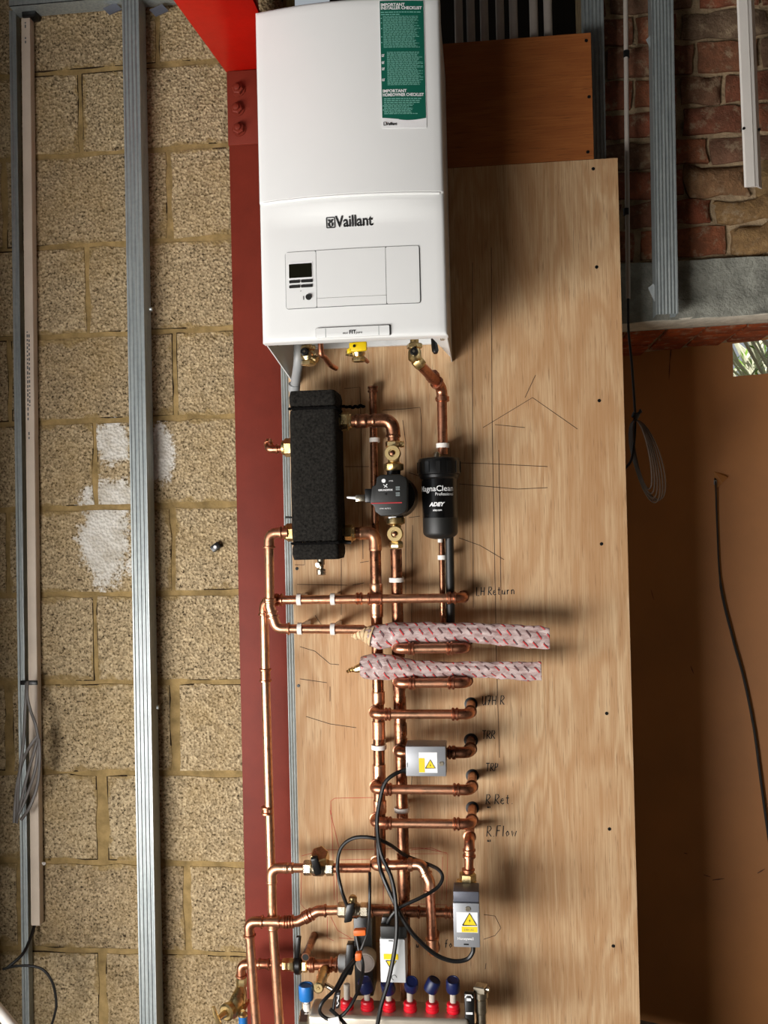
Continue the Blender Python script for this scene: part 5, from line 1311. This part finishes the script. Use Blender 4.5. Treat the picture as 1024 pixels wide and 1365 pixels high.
f0 = V((dc0.x, -.058, dc0.z-.004)); f1 = P(424.5, 1317, -.155)
mb = MB(); d_ = (f1-f0); mb.lathe(f0, d_, [(0, .012), (d_.length*.2, .0145), (d_.length*.3, .012), (d_.length*.55, .0135), (d_.length*.75, .011), (d_.length*.82, .013), (d_.length, .0125), (d_.length+.002, .010)], 16); mb.build('body', BRASS, dcv)
MB().lathe(f1, d_, [(.002, .005), (.004, .003)], 4).build('spindle', BRASS, dcv)
MB().cyl(f0+d_*.7+V((.006, 0, -.002)), f0+d_*.7+V((.030, -.006, -.012)), .0058, seg=12).build('outlet', NICKEL, dcv)
# garden tap bottom left
tp = thing('garden_tap', 'brass garden tap with lever at the bottom left of column', 'tap', P(318, 1372, -.10))
a = P(322, 1306, yt); b = P(315, 1340, -.08)
mb = MB(); mb.hexnut(P(322.5, 1303, yt), P(322, 1316, yt), .013); mb.tube(smoothpath([P(322, 1314, yt), P(320, 1325, -.06), P(315, 1340, -.075), P(306, 1352, -.085)], 5), [.010, .011, .0125, .014, .0155, .017, .018, .019, .02, .02, .02, .02, .019, .018, .017, .016], 16)
mb.build('body', BRASS, tp)
p0 = P(308, 1345, -.085); p1 = P(291, 1358, -.13); d_ = p1-p0
mb = MB(); mb.lathe(p0, d_, [(0, .018), (.010, .0205), (.018, .0205), (.022, .016), (.022, .009), (d_.length, .006)], 18); mb.build('gland', BRASS, tp)
MB().tube([P(284.5, 1342, -.135), P(287, 1352, -.135), P(290, 1360, -.135), P(296, 1372, -.135)], [.004, .0055, .006, .005], 10).build('handle', BRASS, tp)
bc = P(324, 1358, -.10); bt = thing('blue_cap_valve', 'blue-sleeved brass valve beside the garden tap', 'valve', P(324, 1380, -.10))
MB().cyl(P(324.5, 1385, -.10), P(324, 1353, -.10), .0105, seg=16).build('sleeve', BLUE, bt); MB().lathe(P(324, 1354, -.10), (0, 0, 1), [(0, .011), (.005, .011), (.008, .007), (.012, .005)], 14).build('top', BRASS, bt)
MB().cyl(P(324, 1348, -.10), V((P(324, 1348, -.10).x, -.052, P(324, 1348, -.10).z)), .005, seg=10).build('stub', BRASS, bt)

# ================================================================== manifold, pump unit, flow meters
ym0, ym1 = -.20, -.12
mx0, mx1 = P(405, 1350, -.17).x, P(632, 1350, -.17).x
mzt = P(520, 1346, -.15).z; mzb = mzt-.075
mn = thing('manifold_bar', 'brushed metal underfloor heating manifold bar along the bottom', 'manifold', ((mx0+mx1)/2, -.14, mzb))
bar_ = MB(); bar_.box(mx0+.012, mx1-.012, -.185, -.105, mzb, mzt); bar_.build('bar', STEELBAR, mn, bevel=.008, segs=3)
a, b = V((mx0+.010, -.15, mzt-.03)), V((mx0-.012, -.15, mzt-.03)); MB().hexnut(a, b, .026).build('end_nut', NICKEL, mn)
q = P(625, 1330, -.17); bkt = MB(); bkt.box(q.x-.010, q.x+.012, -.176, -.160, mzb, q.z+.012); bkt.build('bracket', BLACKP, mn, bevel=.004)
q2 = P(625, 1337, -.18)
s_ = MB(); s_.tube([(q.x-.008, -.1775, q.z+.004), (q.x-.004, -.1775, q.z+.010), (q.x+.005, -.1775, q.z+.010), (q.x+.009, -.1775, q.z+.004)], .0016, 6); s_.box(q.x-.005, q.x+.005, -.1768, -.176, q.z-.004, q.z+.002); s_.box(q.x-.007, q.x+.008, -.1768, -.176, q.z-.034, q.z-.029); s_.build('bracket_print', INKW, mn)
q = P(641, 1333, -.15); vt = thing('air_vent', 'nickel automatic air vent with square top at manifold right end', 'vent', (q.x, -.15, P(641, 1385, -.15).z))
mb = MB(); zt_ = P(641, 1320, -.15).z; mb.cyl((q.x, -.15, zt_-.10), (q.x, -.15, zt_-.050), .012, seg=16); mb.lathe((q.x, -.15, zt_-.052), (0, 0, 1), [(0, .010), (.004, .0145), (.034, .0150), (.036, .013), (.038, .017), (.050, .017)], 12)
mb.lathe((q.x, -.15, zt_-.002), (0, 0, 1), [(0, .0175), (.012, .0175), (.014, .015)], 4, True, .5); mb.cyl((q.x, -.15, zt_+.004), (q.x+.020, -.156, zt_+.005), .005, seg=10); mb.build('body', NICKEL, vt)
MB().cyl((q.x, -.15, zt_-.085), (mx1-.014, -.15, zt_-.085), .009, seg=12).build('elbow', NICKEL, vt)
ord_ = ('first', 'second', 'third', 'fourth', 'fifth', 'sixth')
for i, (bx_, cx_, cy_, tilt, tz_) in enumerate(((463, 463, 1312, None, 0), (490, 487, 1312, (-.25, -.25, 1), 1), (519, 517, 1314, (-.12, -.5, 1), 1), (547, 548.5, 1312, (.12, -.75, 1), 1), (576.5, 577, 1312, (.45, -.1, 1), 1), (604.5, 604, 1312, (0, -.28, 1), 1))):
    base = P(bx_, 1345, -.15); base.z = mzt
    lb = 'flow meter with clear tube and no cap, leftmost on the manifold' if i == 0 else ('flow meter with navy cap and red base, '+ord_[i]+' from manifold left')
    fm = thing('flow_meter', lb, 'flow meter', base, 'flow meters along the manifold')
    MB().lathe(base-V((0, 0, .002)), (0, 0, 1), [(0, .0135), (.004, .0155), (.010, .0155), (.011, .0145), (.017, .0145), (.018, .0152), (.022, .0140), (.024, .010)], 18).build('base', REDCAP, fm)
    tt = P(cx_, 1316, -.15)
    MB().lathe(base+V((0, 0, .020)), (0, 0, 1), [(0, .0072), (.030, .0072), (.034, .008), (.036, .006)], 14).build('sight_tube', CLEAR, fm)
    MB().cyl(base+V((0, 0, .02)), base+V((0, 0, .05)), .0025, seg=8)
    if tilt:
        d_ = V(tilt).normalized(); c = P(cx_, cy_, -.152)
        MB().lathe(c-d_*.016, d_, [(0, .0155), (.004, .0162), (.024, .0158), (.028, .0140), (.0285, .012), (.027, .0115)], 18).build('cap', NAVY, fm)
q = P(408, 1320, -.15); bcp = thing('blue_capped_valve', 'white valve stem under a bright blue cap, manifold left end', 'valve', (q.x, -.15, P(408, 1385, -.15).z))
MB().lathe(P(408.5, 1332, -.15), (0, 0, 1), [(0, .0155), (.003, .0170), (.030, .0175), (.0335, .0165), (.034, .013), (.032, .012)], 22).build('cap', BLUE, bcp)
mb = MB(); z_ = P(408, 1333, -.15).z; mb.lathe((q.x+.001, -.15, z_+.002), (0, 0, -1), [(0, .006), (.008, .006), (.009, .0085), (.026, .0085), (.028, .012), (.07, .012)], 16); mb.build('stem', PVC, bcp)
# black pump unit behind the cables
x0, x1 = P(472, 1270, -.075).x, P(497, 1270, -.075).x
pt_ = thing('pump_unit', 'black mixing pump unit with round grey cap behind the looped cables', 'pump', ((x0+x1)/2, -.05, P(485, 1345, -.07).z))
MB().box(x0, x1, -.075, -.004, mzt-.01, P(484, 1222, -.075).z).build('back_plate', BLACKP, pt_, bevel=.004)
c = P(487, 1283, -.105); MB().lathe((c.x, -.074, c.z), (0, -1, 0), [(0, .024), (.030, .024), (.034, .022)], 26).build('cap', simple('grey_cap', (150, 140, 130), .4), pt_)
MB().lathe((c.x, -.107, c.z), (0, -1, 0), [(0, .020), (.002, .0195)], 26).build('cap_face', simple('grey_cap_face', (120, 108, 100), .5), pt_)
a = P(466, 1278, -.11); mb = MB(); mb.obox((a.x, -.105, a.z), (.0085, 0, 0), (0, .012, 0), (.003, 0, .036)); mb.obox((a.x+.012, -.09, a.z+.006), (.012, 0, 0), (0, .008, 0), (0, 0, .012)); mb.build('connector', BLACKP, pt_, bevel=.003)
a, b = P(452, 1284, yt2), P(474, 1284, yt2); MB().lathe(a, b-a, [(0, .019), (.002, .021), (.018, .021), (.020, .019), (.034, .016)], 22).build('union_ring', GREYPIPE, pt_)

# ================================================================== black cables
def cable(label, pts, r=.0042, ydef=-.2, mat=None):
    q = smoothpath([P(p[0], p[1], p[2] if len(p) > 2 else ydef) for p in pts], 8)
    return tag(MB().tube(q, r, 8).build('cable', mat or CABLEB), label, 'cable', None)
cable('black cable from the upper actuator down past the manifold', [(542, 1026, -.15), (526, 1032, -.165), (512, 1046, -.17), (504, 1080, -.17), (503, 1105, -.17), (508, 1138, -.17), (522, 1171, -.19), (528, 1209, -.205), (528, 1252, -.215), (519, 1303, -.225), (508, 1341, -.225), (502, 1375, -.22)], .0048)
cable('black cable swinging up to the right-hand actuator from crossing', [(631, 1262, -.165), (630, 1270, -.165), (622, 1279, -.165), (603, 1281, -.17), (580, 1272, -.175), (555, 1250, -.19), (540, 1230, -.195), (527, 1205, -.19), (512, 1172, -.18), (506, 1152, -.165), (504, 1120, -.15)], .005)
cable('black cable looping from the lower actuator round the risers', [(514, 1244, -.17), (519, 1226, -.185), (533, 1210, -.19), (560, 1197, -.185), (582, 1184, -.17), (590, 1170, -.16), (583, 1158, -.145), (560, 1148, -.085), (540, 1140, -.09), (520, 1126, -.13), (498, 1117, -.145), (472, 1117, -.14), (455, 1130, -.13), (450, 1155, -.125), (455, 1185, -.125), (463, 1208, -.15)], .0042)
cable('thin black cable dropping straight past the lower ball valve', [(493, 1163, -.12), (493, 1190, -.15), (492, 1225, -.15), (488, 1248, -.14), (477, 1275, -.14), (461, 1300, -.16), (448, 1325, -.19), (444, 1350, -.20)], .0036)
cable('black cable looped in front of the manifold left end', [(474, 1240, -.12), (478, 1262, -.13), (484, 1290, -.15), (477, 1322, -.20), (460, 1350, -.22), (441, 1359, -.22), (427, 1350, -.22), (430, 1336, -.22), (447, 1318, -.2), (458, 1298, -.17), (470, 1282, -.15), (474, 1278, -.135)], .004)
cable('black cable crossing low in front of the manifold', [(440, 1345, -.225), (452, 1356, -.225), (466, 1372, -.225)], .0042)
for (lb, x, y, y_, w, h_, m_) in (('orange tag on the cables below the lower ball valve', 480, 1242, -.14, .014, .007, ORANGE), ('small orange clip where the thin cables cross', 478, 1274, -.15, .007, .009, ORANGE)):
    q = P(x, y, y_); tag(MB().obox(q, (w, 0, .001), (0, .0085, 0), (0, 0, h_)).build('cable_tag', m_, bevel=.003), lb, 'tag')
q = P(451, 1332, -.215); cg = thing('cable_label', 'white printed tag wrapped round the looped cable', 'tag', q-V((0, 0, .018)))
MB().obox(q, (.0035, 0, .001), (0, .006, 0), (.002, 0, .018)).build('sleeve', INK, cg, bevel=.001)
s_ = MB(); s_.tube([q+V((-.002, -.0065, .010)), q+V((.003, -.0065, .012)), q+V((.001, -.0065, .004)), q+V((-.001, -.0065, .0)), q+V((.002, -.0065, -.006)), q+V((-.003, -.0065, -.012))], .0012, 5); s_.build('print', INKW, cg)
q = P(446, 1363, -.235); tag(MB().obox(q, (.012, 0, .003), (0, .002, 0), (-.003, 0, .011)).build('cable_label', INKW, bevel=.001), 'white paper tag at the bottom edge under the looped cable', 'tag')
